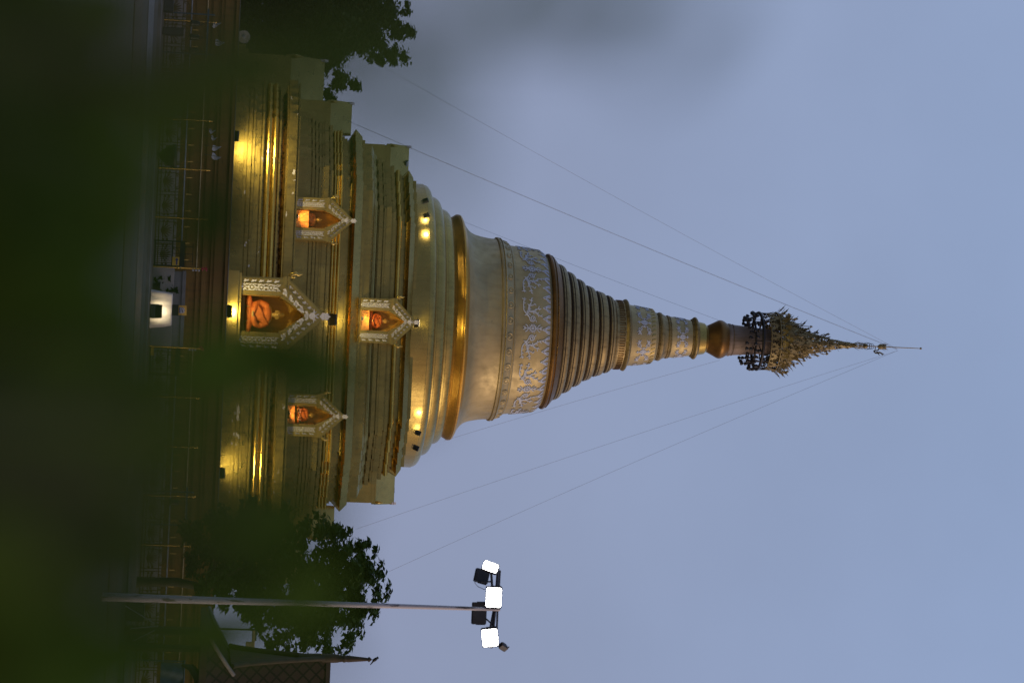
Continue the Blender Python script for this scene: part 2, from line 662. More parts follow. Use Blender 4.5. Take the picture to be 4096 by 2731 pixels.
for x0, x1, o in ((640, 745, .0), (745, 762, .06), (762, 790, .0), (790, 800, .10), (800, 812, .0), (812, 830, .14), (830, 846, .05), (846, 851, .20),
                  (851, 860, .12), (860, 893, .22), (893, 899, .10), (899, 904, .0), (904, 912, .34), (912, 917, .30)):
    prof += [(o, tz(x0)), (o, tz(x1))]
prof[0] = (0, 0.0)
m = M()
loops = []
XW = 27.0
DEP = 40.0
for o, z in prof:
    loops.append([(-XW - o, TY - o, z), (XW + o, TY - o, z), (XW + o, TY + DEP + o, z), (-XW - o, TY + DEP + o, z)])
m.loft(loops)
m.build('moulded_wall', MAT['terrace'], tw)
m = M()
m.box((0, TY - .34 + .15, prof[-1][1] + .012), (2 * XW + .6, .3, .024))
m.build('coping', MAT['concrete'], tw)
TZ = prof[-1][1]

# ------------------------------------------------------------------ the golden stupa
AY = 110.0
AX = P(1810, 1309, AY).x
YAW = R(-.7)
st = thing('golden_stupa', 'tall golden stupa with stepped tiers, bell, ringed spire and filigree crown', 'stupa', (AX, AY, TZ), YAW)
SM = Matrix.Translation((AX, AY, TZ)) @ Matrix.Rotation(YAW, 4, 'Z')


def S(x, y, z):
    return SM @ Vector((x, y, z))


def fz(px, a, py=974):
    return PZ(px, py, AY - a) - TZ


def plan(a, cut, n=4):
    """square plan of half width a whose corners are cut by n equal re-entrant steps"""
    s_ = cut / n
    b0 = a - cut
    q = []
    x, y = b0, -a
    q.append((x, y))
    for k in range(n):
        y += s_
        q.append((x, y))
        x += s_
        q.append((x, y))
    out = []
    for r_ in range(4):
        c_, s2 = math.cos(r_ * PI / 2), math.sin(r_ * PI / 2)
        out += [(px * c_ - py * s2, px * s2 + py * c_) for px, py in q]
    return out


def tier(name, bands, cut, mats, label=None):
    """bands: (x0, x1, a, kind, mat) read up the facade; kind '' flat, 'o' round torus, '/' slanted out, '\\' slanted in"""
    m = M()
    prev = None
    for x0, x1, a, kind, mi in bands:
        if kind == '' and x1 - x0 <= 5.5:
            a -= .10      # narrow shadow joints between the mouldings are cut deeper
        z0, z1 = fz(x0, a), fz(x1, a)
        rows = []
        if kind == 'o':
            for k in range(9):
                t = k / 8
                rows.append((a + (z1 - z0) * .48 * math.sin(PI * t), z0 + (z1 - z0) * (1 - math.cos(PI * t)) / 2))
        elif kind == '/':
            for k in range(5):
                t = k / 4
                rows.append((a - .22 * math.cos(t * PI / 2), z0 + (z1 - z0) * t))
        elif kind == '\\':
            rows = [(a, z0), (a - .2, z1)]
        elif kind == 'b':
            rows = [(a, z0), (a - .30, z1)]
        elif kind == 'g':
            rows = [(a, z0), (a - .10, z0 + (z1 - z0) * .25), (a - .26, z0 + (z1 - z0) * .5), (a - .36, z0 + (z1 - z0) * .8), (a - .40, z1)]
        else:
            rows = [(a, z0), (a, z1)]
        if prev:
            rows_all = [prev] + rows
        else:
            rows_all = rows
        loops = [[(x, y, z) for x, y in plan(aa, cut)] for aa, z in rows_all]
        m.loft(loops, mi, False, caps=False)
        prev = rows[-1]
    top = [(x, y, prev[1]) for x, y in plan(prev[0], cut)]
    n = len(top)
    m.add(top + [(0, 0, prev[1] + .05)], [(i, (i + 1) % n, n) for i in range(n)], 0)
    o = m.build(name, mats, st)
    if label:
        o['label'] = label
    return prev


T1 = [(906, 919, 10.35, '', 0), (919, 959, 10.2, '', 0), (959, 972, 10.06, '', 1), (972, 977, 9.98, '', 1), (977, 990, 10.03, '', 1), (990, 994, 9.92, '', 1),
      (994, 1003, 9.98, '', 1), (1003, 1026, 9.86, '', 0), (1026, 1030, 9.78, '', 0), (1030, 1038, 9.9, '', 1), (1038, 1045, 9.55, '', 0),
      (1045, 1071, 9.62, 'o', 3), (1071, 1096, 9.62, 'o', 3), (1096, 1100, 9.4, '', 0), (1100, 1107, 9.62, '', 0), (1107, 1115, 9.2, '', 2),
      (1115, 1129, 9.55, '/', 2), (1129, 1133, 9.80, '', 3), (1133, 1137, 9.82, '', 0), (1137, 1171, 9.9, '', 1), (1171, 1175, 9.72, '', 0), (1175, 1181, 9.8, '', 0)]
T2 = [(1176, 1217, 8.78, '', 0), (1217, 1232, 8.70, '', 0), (1232, 1237, 8.5, '', 0), (1237, 1247, 8.6, '', 0), (1247, 1252, 8.4, '', 0), (1252, 1262, 8.5, '', 0), (1262, 1266, 8.3, '', 0),
      (1266, 1273, 8.42, '', 0), (1273, 1279, 8.36, '', 0), (1279, 1288, 8.42, '', 0), (1288, 1305, 8.48, '', 0), (1305, 1310, 8.25, '', 0), (1310, 1322, 8.32, '', 0),
      (1322, 1327, 7.95, '', 0), (1327, 1336, 8.08, 'o', 3), (1336, 1352, 8.04, 'o', 3), (1352, 1363, 8.1, 'o', 3), (1363, 1372, 7.9, '', 0), (1372, 1384, 7.82, '', 0), (1384, 1396, 7.7, '', 0),
      (1396, 1406, 8.05, '/', 0), (1406, 1416, 8.20, '/', 3), (1416, 1446, 8.22, 'b', 0), (1446, 1456, 7.80, '', 0)]
T3 = [(1450, 1484, 7.66, '', 0), (1484, 1507, 7.62, 'g', 0), (1508, 1513, 7.02, '', 0), (1513, 1528, 7.1, '', 0), (1528, 1533, 6.92, '', 0), (1533, 1542, 7.0, '', 0), (1542, 1562, 7.04, '', 0),
      (1562, 1568, 6.8, '', 0), (1568, 1580, 6.85, '', 0), (1580, 1586, 6.5, '', 0), (1586, 1605, 6.6, 'o', 3), (1605, 1612, 6.5, '', 0), (1612, 1624, 6.3, '', 0),
      (1624, 1640, 6.66, '/', 3), (1640, 1661, 6.70, 'b', 0), (1661, 1672, 6.28, '', 0)]
GM = [MAT['gold'], MAT['gold_old'], MAT['gold_stain'], MAT['gold_polish_lit']]
p1 = tier('base_tier', T1, 1.54, GM, 'lowest and widest gold tier with peeling paint')
p2 = tier('middle_tier', T2, 2.1, GM, 'second gold tier with stepped mouldings')
p3 = tier('upper_tier', T3, 2.15, GM, 'third gold tier under the round drum')


def ax_y(x):
    return 1305 + (x - 1700) * .0445


def rz(x, hw):
    p = P(x, ax_y(x), AY)
    den = FP * cp - ((x - 2048) * cr + (ax_y(x) - 1365.5) * sr) * sp
    return (AY * hw / den, p.z - TZ)


def lathe_part(name, pts, mat, n=96, label=None, smooth_steps=0):
    m = M()
    m.lathe([rz(x, h) for x, h in pts], n)
    o = m.build(name, mat, st)
    # flat shading across sharp profile corners, smooth round the axis
    me = o.data
    if hasattr(me, 'set_sharp_from_angle'):
        me.set_sharp_from_angle(angle=R(28))
    if label:
        o['label'] = label
    return o


def arc(x0, h0, x1, h1, k=5, bulge=1.0):
    """quarter-round shoulder from (x0,h0) to (x1,h1)"""
    return [(x0 + (x1 - x0) * math.sin(t / k * PI / 2), h1 + (h0 - h1) * math.cos(t / k * PI / 2)) for t in range(k + 1)]


lathe_part('drum_ring', [(1596, 566), (1662, 566)] + arc(1664, 563, 1692, 526), MAT['gold'])
lathe_part('drum_ring', [(1684, 521), (1698, 520)] + arc(1700, 517, 1735, 474), MAT['gold'])
lathe_part('drum_ring', [(1728, 473), (1742, 472)] + arc(1744, 469, 1775, 436), MAT['gold'])
lathe_part('bell_lip', [(1766, 434), (1778, 436), (1786, 440), (1796, 446), (1803, 450.5), (1807, 451.5), (1808.5, 449), (1812, 451), (1818, 449), (1824, 438), (1829, 427)], MAT['gold_lip'],
           label='dark bronze flared lip of the bell')
bell = lathe_part('bell', [(1827, 428), (1832, 418), (1840, 406), (1850, 393), (1863, 382), (1880, 374), (1902, 368), (1925, 364), (1948, 361), (1964, 361)], MAT['gold_bell'], 128)
studs = lathe_part('stud_band', [(1963, 361), (1966, 367), (1972, 368), (1977, 363), (1981, 366), (1984, 363), (1987, 358), (2000, 350), (2008, 346), (2011, 342), (2016, 343), (2020, 339)], MAT['gold_bell'], 128)
for k in range(36):
    m = M()
    a = 2 * PI * (k + .5) / 36
    r_, z_ = rz(1996, 353)
    rot = Matrix.Rotation(a, 3, 'Z') @ Matrix.Rotation(R(90 - 18), 3, 'Y')
    c = Vector((r_ * math.cos(a), r_ * math.sin(a), z_))
    vs_ = []
    for rr, hh in ((.17, -.03), (.17, .03), (.13, .035), (.11, .0), (.09, .0), (.06, .035)):
        vs_.append([c + rot @ Vector((rr * math.cos(t * PI / 6), rr * math.sin(t * PI / 6), hh)) for t in range(12)])
    m.loft(vs_, 0, True, True)
    m.build('stud', MAT['gold_bell'], studs)
scroll = lathe_part('scroll_band', [(2018, 338), (2025, 337), (2060, 333), (2106, 327), (2137, 323), (2145, 318), (2153, 312), (2160, 304), (2166, 300)], MAT['gold_bell'], 128)


def surf(pts):
    rzs = [rz(x, h) for x, h in pts]

    def rad(z):
        for (r0, z0), (r1, z1) in zip(rzs, rzs[1:]):
            if z <= z1 or (r1, z1) == rzs[-1]:
                t = (z - z0) / (z1 - z0)
                return r0 + (r1 - r0) * t
        return rzs[-1][0]
    return rad


def cyl(rad, zc, u0, Rm, su=1.0, sv=1.0, mir=1):
    def fn(u, v, d):
        z = zc + v * sv
        r_ = rad(z) + d + .004
        a = -PI / 2 + u0 + mir * u * su / Rm
        return Vector((r_ * math.cos(a), r_ * math.sin(a), z))
    return fn


def sub(pts, k=4):
    """Catmull-Rom through 2D points"""
    out = []
    n = len(pts)
    for i in range(n - 1):
        p0, p1, p2, p3 = pts[max(i - 1, 0)], pts[i], pts[i + 1], pts[min(i + 2, n - 1)]
        for j in range(k):
            t = j / k
            out.append(tuple(.5 * ((2 * p1[d]) + (-p0[d] + p2[d]) * t + (2 * p0[d] - 5 * p1[d] + 4 * p2[d] - p3[d]) * t * t + (-p0[d] + 3 * p1[d] - 3 * p2[d] + p3[d]) * t ** 3) for d in range(2)))
    out.append(pts[-1])
    return out


def scroll_motif(m, fn, w=.05, h=.03):
    sp_ = []
    for k in range(26):
        t = k / 25
        a = R(-100) + t * R(640)
        r_ = .155 * (1 - t * .85)
        sp_.append((-.44 + r_ * math.cos(a), -.02 + r_ * math.sin(a)))
    stem = [(-1.36, -.40), (-1.22, -.45), (-1.03, -.47), (-.80, -.45), (-.64, -.33), (-.54, -.23)]
    m.ribbon(sub(stem)[:-1] + sp_, w * 1.0, fn, h)
    m.ribbon(sub([(-.55, -.28), (-.68, -.26), (-.82, -.20), (-.98, -.19), (-1.16, -.10), (-1.38, -.09)]), [w * (.8 + 1.6 * math.sin(PI * min(1, t / 20 * 1.3))) for t in range(21)], fn, h)
    m.ribbon(sub([(-.76, -.22), (-.74, -.02), (-.84, .14), (-.90, .24), (-1.02, .29)]), [w * 1.4] * 9 + [w * .8] * 8, fn, h)
    m.ribbon(sub([(-.78, -.05), (-.70, .14), (-.60, .28), (-.53, .46)]), [w * 1.5] * 7 + [w * .8] * 6, fn, h)
    m.ribbon(sub([(-1.0, -.18), (-1.04, -.02), (-1.10, .08), (-1.02, .13)]), w * .8, fn, h)
    for (x, y, dx, dy) in ((-.64, -.20, .08, .10), (-.70, .02, .10, .02), (-.62, .24, .11, .03), (-.57, .38, -.09, .08), (-.66, .2, -.09, .08), (-.82, .1, -.08, .04), (-.9, .24, .07, .09), (-.88, .27, -.02, .12),
                           (-1.22, -.1, -.05, .10), (-1.24, -.1, -.05, -.11), (-1.02, -.2, -.06, -.09), (-1.1, -.46, -.02, .10), (-.93, -.47, .02, .10), (-1.25, -.43, -.06, .09), (-1.28, -.43, -.04, -.12), (-.6, -.3, .05, -.12),
                           (-.84, -.2, .0, .12), (-.74, -.24, .02, -.1), (-.36, .13, .09, .05), (-1.33, -.09, -.06, .08)):
        m.ribbon([(x, y), (x + dx * .5, y + dy * .5), (x + dx, y + dy)], [w * 1.1, w * .9, w * .1], fn, h)


def medallion(m, fn, w=.05, h=.03, k=1.0):
    m.ribbon([(k * .13 * math.cos(t), k * .13 * math.sin(t)) for t in [2 * PI * i / 16 for i in range(17)]], w, fn, h)
    m.blob2((0, 0), k * .075, k * .075, fn, h, n=10)
    for i in range(14):
        t = 2 * PI * i / 14
        m.ribbon([(k * .14 * math.cos(t), k * .14 * math.sin(t)), (k * .23 * math.cos(t), k * .23 * math.sin(t))], [w * .9, w * .2], fn, h)
    for sg in (1, -1):
        m.ribbon([(0, sg * .16 * k), (0, sg * .42 * k)], w * .9, fn, h)
        for dx in (-1, 1):
            m.ribbon(sub([(0, sg * .22 * k), (dx * .10 * k, sg * .26 * k), (dx * .16 * k, sg * .36 * k)]), w * .8, fn, h)
            m.ribbon(sub([(0, sg * .32 * k), (dx * .06 * k, sg * .40 * k), (dx * .05 * k, sg * .46 * k)]), w * .8, fn, h)


Sp = [(2018, 338), (2025, 337), (2060, 333), (2106, 327), (2137, 323), (2145, 318), (2153, 312), (2160, 304), (2166, 300)]
rad = surf(Sp)
zc = rz(2086, 330)[1]
Rm = rad(zc)
m = M()
for k in range(8):
    for mir in (1, -1):
        fn = cyl(rad, zc, k * PI / 4 - R(.8), Rm, 1, .95, mir)
        scroll_motif(m, fn)
    medallion(m, cyl(rad, zc, k * PI / 4 - R(.8), Rm, 1, .95))
m.build('scroll_relief', MAT['bluewhite'], scroll)
m = M()
zt = rz(2152, 312)[1]
for k in range(48):
    fn = cyl(rad, zt, k * 2 * PI / 48, Rm)
    m.ribbon(sub([(-.165, .05), (-.17, -.02), (-.12, -.10), (-.05, -.20), (0, -.30), (.05, -.20), (.12, -.10), (.17, -.02), (.165, .05)], 3), .045, fn, .025)
    m.ribbon(sub([(-.10, .05), (-.08, -.06), (0, -.18), (.08, -.06), (.10, .05)], 3), .045, fn, .025)
m.build('lotus_relief', MAT['bluewhite'], scroll)

lathe_part('spire_moulding', [(2160, 296), (2166, 298), (2170, 306), (2174, 310), (2180, 311), (2184, 306), (2188, 303), (2191, 305), (2195, 300), (2199, 296), (2205, 288), (2212, 278)], MAT['gold_dark'], label='bronze coloured moulding below the ringed spire')
# concentric rings of the cone
ringx = [2217, 2257, 2297, 2336, 2377, 2420]
ringh = [272, 243, 216, 191, 171.5, 155.5]
for i, (x, h) in enumerate(zip(ringx, ringh)):
    nx = ringx[i + 1] if i + 1 < len(ringx) else 2452
    nh = ringh[i + 1] if i + 1 < len(ringx) else 139
    pts = [(x - 6, h - 15), (x - 4.6, h - 14), (x - 4.2, h - 3.5), (x - 3, h - 3), (x - 2.2, h - 6.5), (x - 1.2, h - 6.5), (x - .6, h - 1), (x + 1, h), (x + 4, h + .8), (x + 7, h - .5), (x + 8.4, h - 4.5), (x + 9.6, h - 2.5)] + \
          arc(x + 11, h - 3, nx - 9, nh + 1, 5)[0:] + [(nx - 8.4, nh - 12), (nx - 5.2, nh - 15)]
    ro = lathe_part('spire_ring', pts, MAT['gold_ring'], 80)
    m = M()
    for q_, (dx, dh) in enumerate(((-4.4, -2.2), (-1.2, -.4), (9.2, -1.4))):
        m.lathe([rz(x + dx, h + dh), rz(x + dx + 2.2, h + dh + .3)], 80, caps=False)
    m.build('groove_shade', MAT['groove'], ro)  # strips laid on the ring, gap shade put into their colour
win = lathe_part('lotus_collar', [(2440, 138), (2446, 141), (2450, 138), (2455, 136.5), (2483, 136), (2487, 139), (2492, 143), (2497, 144), (2501, 140), (2504, 131), (2508, 123)], MAT['gold_ring'], 72)
m = M()
radw = surf([(2446, 141), (2455, 136.8), (2483, 136), (2487, 139)])
for k in range(40):
    fn = cyl(radw, rz(2469, 136)[1], k * 2 * PI / 40, 1.55)
    m.ribbon([(-.06, -.13), (-.06, .11), (.06, .11), (.06, -.13)], .022, fn, .03)
m.build('square_relief', MAT['gold_dark'], win)
P2 = [(2507, 124), (2512, 122.5), (2560, 115), (2600, 109), (2607, 107), (2613, 99), (2618, 95)]
b2 = lathe_part('flower_band', P2, MAT['gold_bell'], 72)
r2 = surf(P2)


def small_band(parent, rad, z0, n, k, off=0.0):
    for i in range(n):
        m = M()
        u0 = off + i * 2 * PI / n
        Rm_ = rad(z0)
        fn = cyl(rad, z0, u0, Rm_)
        m.blob2((0, 0), k * .13, k * .17, fn, .02, n=14)
        for a in (0, PI / 2, PI, PI * 1.5):
            c_, s_ = math.cos(a), math.sin(a)
            m.ribbon([(c_ * .14 * k, s_ * .17 * k), (c_ * .24 * k, s_ * .36 * k)], [.05, .015], fn, .02)
            m.blob2((c_ * .21 * k, s_ * .27 * k), .035 * (1 + abs(s_)), .035 * (1 + abs(c_)), fn, .02, n=8)
        for mx_ in (1, -1):
            for my in (1, -1):
                f2 = cyl(rad, z0, u0, Rm_, 1, my, mx_)
                sp_ = [(.34 * k + .11 * k * (1 - t / 14 * .8) * math.cos(R(-150) + t / 14 * R(480)), .23 * k + .11 * k * (1 - t / 14 * .8) * math.sin(R(-150) + t / 14 * R(480))) for t in range(15)]
                m.ribbon([(.18 * k, .08 * k)] + sp_, .036, f2, .02)
                for dx, dy in ((.2, .02), (.18, .10), (.06, .16), (.2, -.08)):
                    m.ribbon([(.42 * k, .22 * k), (.42 * k + dx * k * .6, .22 * k + dy * k * .5), (.42 * k + dx * k, .22 * k + dy * k)], [.05, .04, .012], f2, .02)
        m.build('flower_relief', MAT['bluewhite'], parent)


small_band(b2, r2, rz(2557, 115)[1], 6, .95, R(34))
m = M()
for k in range(36):
    fn = cyl(r2, rz(2599, 109)[1], k * 2 * PI / 36, 1.25)
    m.ribbon([(-.07, .06), (-.03, -.08), (.04, -.12)], [.05, .04, .01], fn, .02)
m.build('lotus_relief', MAT['gold'], b2)
lathe_part('spire_collar', [(2615, 93), (2619, 91), (2622, 95), (2625, 92.5), (2628, 96), (2634, 97.5), (2639, 96), (2644, 91), (2654, 86), (2660, 83.5), (2662, 86), (2666, 87), (2669, 83.5), (2672, 85), (2675, 83)], MAT['gold_ring'], 64)
P3 = [(2674, 83), (2680, 82), (2720, 77), (2752, 72.5), (2760, 71)]
b3 = lathe_part('flower_band', P3, MAT['gold_bell'], 64)
small_band(b3, surf(P3), rz(2716, 77)[1], 5, .82, R(-1))
lathe_part('spire_collar', [(2758, 71), (2762, 76), (2765, 74.5), (2768, 80), (2773, 84), (2778, 84.5), (2782, 80), (2786, 72), (2788, 68)], MAT['gold_ring'], 64)
lathe_part('spire_neck', [(2787, 67.5), (2800, 65), (2814, 62), (2818, 58), (2826, 52)], MAT['gold'], 48)
lathe_part('banana_bud', [(2824, 52), (2840, 60), (2858, 69), (2868, 74.5), (2875, 77), (2883, 76.5), (2892, 73), (2899, 68), (2906, 64)], MAT['gold_dark'], 48, label='dark bronze bulb near the top of the spire')
lathe_part('spire_shaft', [(2904, 63), (2912, 65.5), (2918, 64.5), (2923, 61), (2926, 63.5), (2932, 61), (2960, 58.5), (3041, 51.5), (3080, 48.5), (3110, 46)], MAT['gold_grey'], 40, label='weathered grey shaft of the spire')

# ---- filigree umbrella crown
hti = M()
hti.lathe([rz(3096, 20), rz(3200, 12), rz(3300, 7), rz(3400, 4.5), rz(3420, 6.5), rz(3424, 3), rz(3450, 2.2), rz(3640, 1.6), rz(3685, 1.2)], 10)
crown = hti.build('umbrella_crown', MAT['filigree'], st)
rng = random.Random(3)


def leaf_plate(m, base, out, up, h, w, mi=0, curl=.25):
    """spiky pierced leaf of sheet metal standing on a crown ring"""
    side = out.cross(up).normalized()
    th = out * .014
    zig = [(-.5, 0), (-.34, .22), (-.52, .34), (-.24, .50), (-.34, .66), (-.1, .78), (0, 1.0), (.1, .78), (.34, .66), (.24, .50), (.52, .34), (.34, .22), (.5, 0)]
    rng_ = []
    inner = [(-.16, .12), (-.12, .34), (0, .52), (.12, .34), (.16, .12)]
    F = [base + side * (x * w) + up * (y * h) + out * (curl * h * y * y) for x, y in zig]
    G = [base + side * (x * w) + up * (y * h) + out * (curl * h * y * y) for x, y in inner]
    vs_ = F + G + [p + th for p in F] + [p + th for p in G]
    o = 18
    tri = [(0, 1, 13), (1, 2, 3), (1, 3, 14), (1, 14, 13), (3, 4, 5), (3, 5, 15), (3, 15, 14), (5, 6, 7), (5, 7, 15), (7, 8, 9), (7, 9, 15), (9, 15, 16), (9, 10, 11), (9, 11, 16), (11, 16, 17), (11, 12, 17)]
    m.add(vs_, tri + [tuple(i + o for i in reversed(t)) for t in tri], mi)


def arrow(m, b, d, L):
    m.tube([b, b + d * L], .018, 5)
    e_ = b + d * L
    m.lathe([(0.001, -.06), (.055, -.02), (.04, .03), (.001, .10)], 6, e_)


tiers = [(3062, 112, 17), (3098, 118, 17), (3112, 110, 15), (3146, 84, 14), (3183, 64, 12), (3213, 47, 10), (3246, 39, 8), (3282, 31, 7), (3315, 20, 6), (3349, 15, 5), (3381, 11, 5), (3405, 8, 4)]
for ti, (x, hw, n) in enumerate(tiers):
    r_, z_ = rz(x, hw)
    nx, nh, _ = tiers[ti + 1] if ti + 1 < len(tiers) else (3422, 6, 0)
    r1, z1 = rz(nx, nh)
    m = M()
    m.torus((0, 0, z_), r_, .030, 40, 5)
    m.torus((0, 0, z_ + .10), r_ * .985, .02, 40, 4)
    off = rng.random()
    for k in range(n):
        a = 2 * PI * (k + off) / n
        out = Vector((math.cos(a), math.sin(a), 0))
        up = Vector((0, 0, 1))
        sl = (r1 - r_) / max(.1, z1 - z_)
        upv = (up + out * (sl * .75)).normalized()
        wv = 2 * PI * r_ / n * rng.uniform(.72, 1.0)
        hh = max(.26, (z1 - z_) * rng.uniform(.85, 1.25))
        leaf_plate(m, out * r_ + up * z_, out, upv, hh, wv, curl=rng.uniform(.0, .15))
        if 1 <= ti <= 7:
            # outward flaring leaf and upright lance
            leaf_plate(m, out * (r_ + .01) + up * (z_ + .05), out, (up * .9 + out * .65).normalized(), rng.uniform(.30, .46) * (1 if ti < 5 else .65), wv * .8, curl=.3)
            if k % 3 == 0:
                b_ = out * (r_ + .10) + up * (z_ + .05)
                m.tube([out * r_ + up * (z_ + .02), b_], .016, 4)
                arrow(m, b_, (up + out * rng.uniform(-.05, .12)).normalized(), rng.uniform(.30, .62) * (1 if ti < 5 else .6))
        elif ti > 7:
            if k % 2 == 0:
                leaf_plate(m, out * (r_ + .01) + up * z_, out, (up + out * .9).normalized(), .16, .12)
        # lattice web toward the next tier
        for q_ in range(2):
            a2 = a + (q_ - .5) * 2 * PI / n
            m.tube([out * r_ * .99 + up * z_, Vector((math.cos(a2), math.sin(a2), 0)) * (r1 if r1 < r_ else r_ * .97) + up * (z1 if z1 - z_ < .6 else z_ + .6)], .014, 4)
        if ti < 8:
            for q_ in range(6 if ti < 5 else 3):
                a2 = a + rng.uniform(-.5, .5) * 2 * PI / n
                rr = r_ * rng.uniform(.75, .97)
                zz = z_ + rng.uniform(.05, .4)
                o2 = Vector((math.cos(a2), math.sin(a2), 0))
                leaf_plate(m, o2 * rr + up * zz, o2, (up + o2 * rng.uniform(-.5, .4)).normalized(), rng.uniform(.20, .42) * (1 if ti < 5 else .7), rng.uniform(.18, .32) * (1 if ti < 5 else .6), curl=.1)
    m.build('crown_tier', MAT['filigree'], crown)
# dark hoop with hanging bells under the crown
m = M()
for (x, hw, rr) in ((3030, 113, .075), (3004, 92, .05)):
    r_, z_ = rz(x, hw)
    m.torus((0, 0, z_), r_, rr, 48, 7)
    for k in range(4):
        a = k * PI / 2 + .5
        m.tube([Vector((.6 * math.cos(a), .6 * math.sin(a), z_ + .0)), Vector((r_ * math.cos(a), r_ * math.sin(a), z_))], .03, 5)
    for k in range(26):
        a = 2 * PI * k / 26
        b_ = Vector((r_ * math.cos(a), r_ * math.sin(a), z_))
        L = rng.uniform(.10, .34)
        m.tube([b_, b_ - Vector((0, 0, L))], .012, 4)
        m.lathe([(.02, 0), (.07, -.05), (.085, -.13), (.06, -.16)], 8, b_ - Vector((0, 0, L)))
        if k % 3 == 0:
            m.lathe([(.02, 0), (.07, -.05), (.085, -.13), (.06, -.16)], 8, b_ * 1.0 - Vector((0, 0, L * .4)))
    for k in range(8):
        a = 2 * PI * k / 8
        r2_, z2_ = rz(3060, 112)
        m.tube([Vector((r_ * math.cos(a), r_ * math.sin(a), z_)), Vector((r2_ * math.cos(a), r2_ * math.sin(a), z2_))], .028, 5)
m.build('bell_fringe', MAT['dark'], crown)
# finial: lotus buds, hoops, vane, diamond bud
m = M()
for x, hh in ((3424, .42), (3446, .26), (3532, .34)):
    m = M()
    z_ = rz(x, 1)[1]
    for k in range(5):
        a = 2 * PI * k / 5 + .3
        out = Vector((math.cos(a), math.sin(a), 0))
        leaf_plate(m, out * .05 + Vector((0, 0, z_ - hh / 2)), out, (Vector((0, 0, 1)) + out * .35).normalized(), hh * 1.2, .12, curl=.1)
    m.build('finial_petals', MAT['filigree'], crown)
m = M()
z_ = rz(3462, 1)[1]
m.ball((0, 0, z_), .12, 12, 8)
m.build('orb', MAT['filigree'], crown)
m = M()
z_ = rz(3525, 1)[1]
m.lathe([(.02, -.2), (.13, -.06), (.12, .05), (.05, .24)], 10, (0, 0, z_))
m.build('lotus_bud', MAT['filigree'], crown)
m = M()
z_ = rz(3683, 1)[1]
m.ball((0, 0, z_), .055, 8, 6)
m.build('tip_ball', MAT['filigree'], crown)
m = M()
for x, r_ in ((3466, .16), (3476, .14), (3486, .12)):
    m.torus((0, 0, rz(x, 1)[1]), r_, .012, 20, 5, axis='x')
    m.torus((0, 0, rz(x, 1)[1]), r_, .012, 20, 5, axis='y')
m.build('finial_hoop', MAT['dark'], crown)
m = M()
z0 = rz(3512, 1)[1]
vf = lambda u, v, d: Vector((u, d - .015, v))
m.ribbon(sub([(.02, z0 + .04), (.16, z0 + .02), (.22, z0 - .18), (.30, z0 - .1), (.28, z0 + .1), (.36, z0 + .32)]), [.05] * 12 + [.08] * 5 + [.05, .04, .03, .02], vf, .03)
m.ribbon([(.02, z0 - .12), (.2, z0 - .14)], .03, vf, .03)
for x, z in ((.2, -.2), (.3, 0), (.3, .16), (.24, -.05)):
    m.ribbon([(x, z0 + z), (x + .12, z0 + z + .10)], [.06, .01], vf, .03)
m.build('weather_vane', MAT['filigree'], crown)

# ---- niches on the tiers (gabled, white relief, statue inside)


def flat(ox, oz, y, sx=1, ang=0.0):
    c_, s_ = math.cos(ang), math.sin(ang)

    def fn(u, v, d):
        return Vector((ox + sx * (u * c_ - v * s_), y - d, oz + u * s_ + v * c_))
    return fn


def relief_panel(m, fn, w, h, mi, seed=1):
    """foliate panel: diamonds, rosettes and leaves inside a w x h strip"""
    rg = random.Random(seed)
    n = max(2, round(h / (w * 1.15)))
    dz = h / n
    for i in range(n):
        z0 = -h / 2 + i * dz
        m.ribbon([(-w * .42, z0), (0, z0 + dz * .5), (-w * .42, z0 + dz)], w * .09, fn, .03, mi)
        m.ribbon([(w * .42, z0), (0, z0 + dz * .5), (w * .42, z0 + dz)], w * .09, fn, .03, mi)
        m.blob2((0, z0), w * .20, w * .20, fn, .035, n=12, mi=mi, spikes=1)
        for sx_ in (-1, 1):
            for q_ in range(5):
                z_ = z0 + dz * (.16 + .17 * q_)
                m.blob2((sx_ * w * rg.uniform(.28, .44), z_), w * .13, w * .07, fn, .03, ang=rg.uniform(0, 3), mi=mi)
        for q_ in range(3):
            m.blob2((rg.uniform(-.12, .12) * w, z0 + dz * (.3 + .2 * q_)), w * .07, w * .15, fn, .03, ang=rg.uniform(-.4, .4), mi=mi)


def leaf_row(m, fn, w, h, mi, n, seed=1):
    for i in range(n):
        z = -h / 2 + (i + .5) * h / n
        L = h / n * .36
        for k in range(3):
            m.ribbon([(-w * .3 + k * w * .3, z - L + k * L * .2), (0, z), (w * .30 - k * w * .2, z + L - k * L * .15)], [w * .25, w * .42, w * .05], fn, .025, mi)


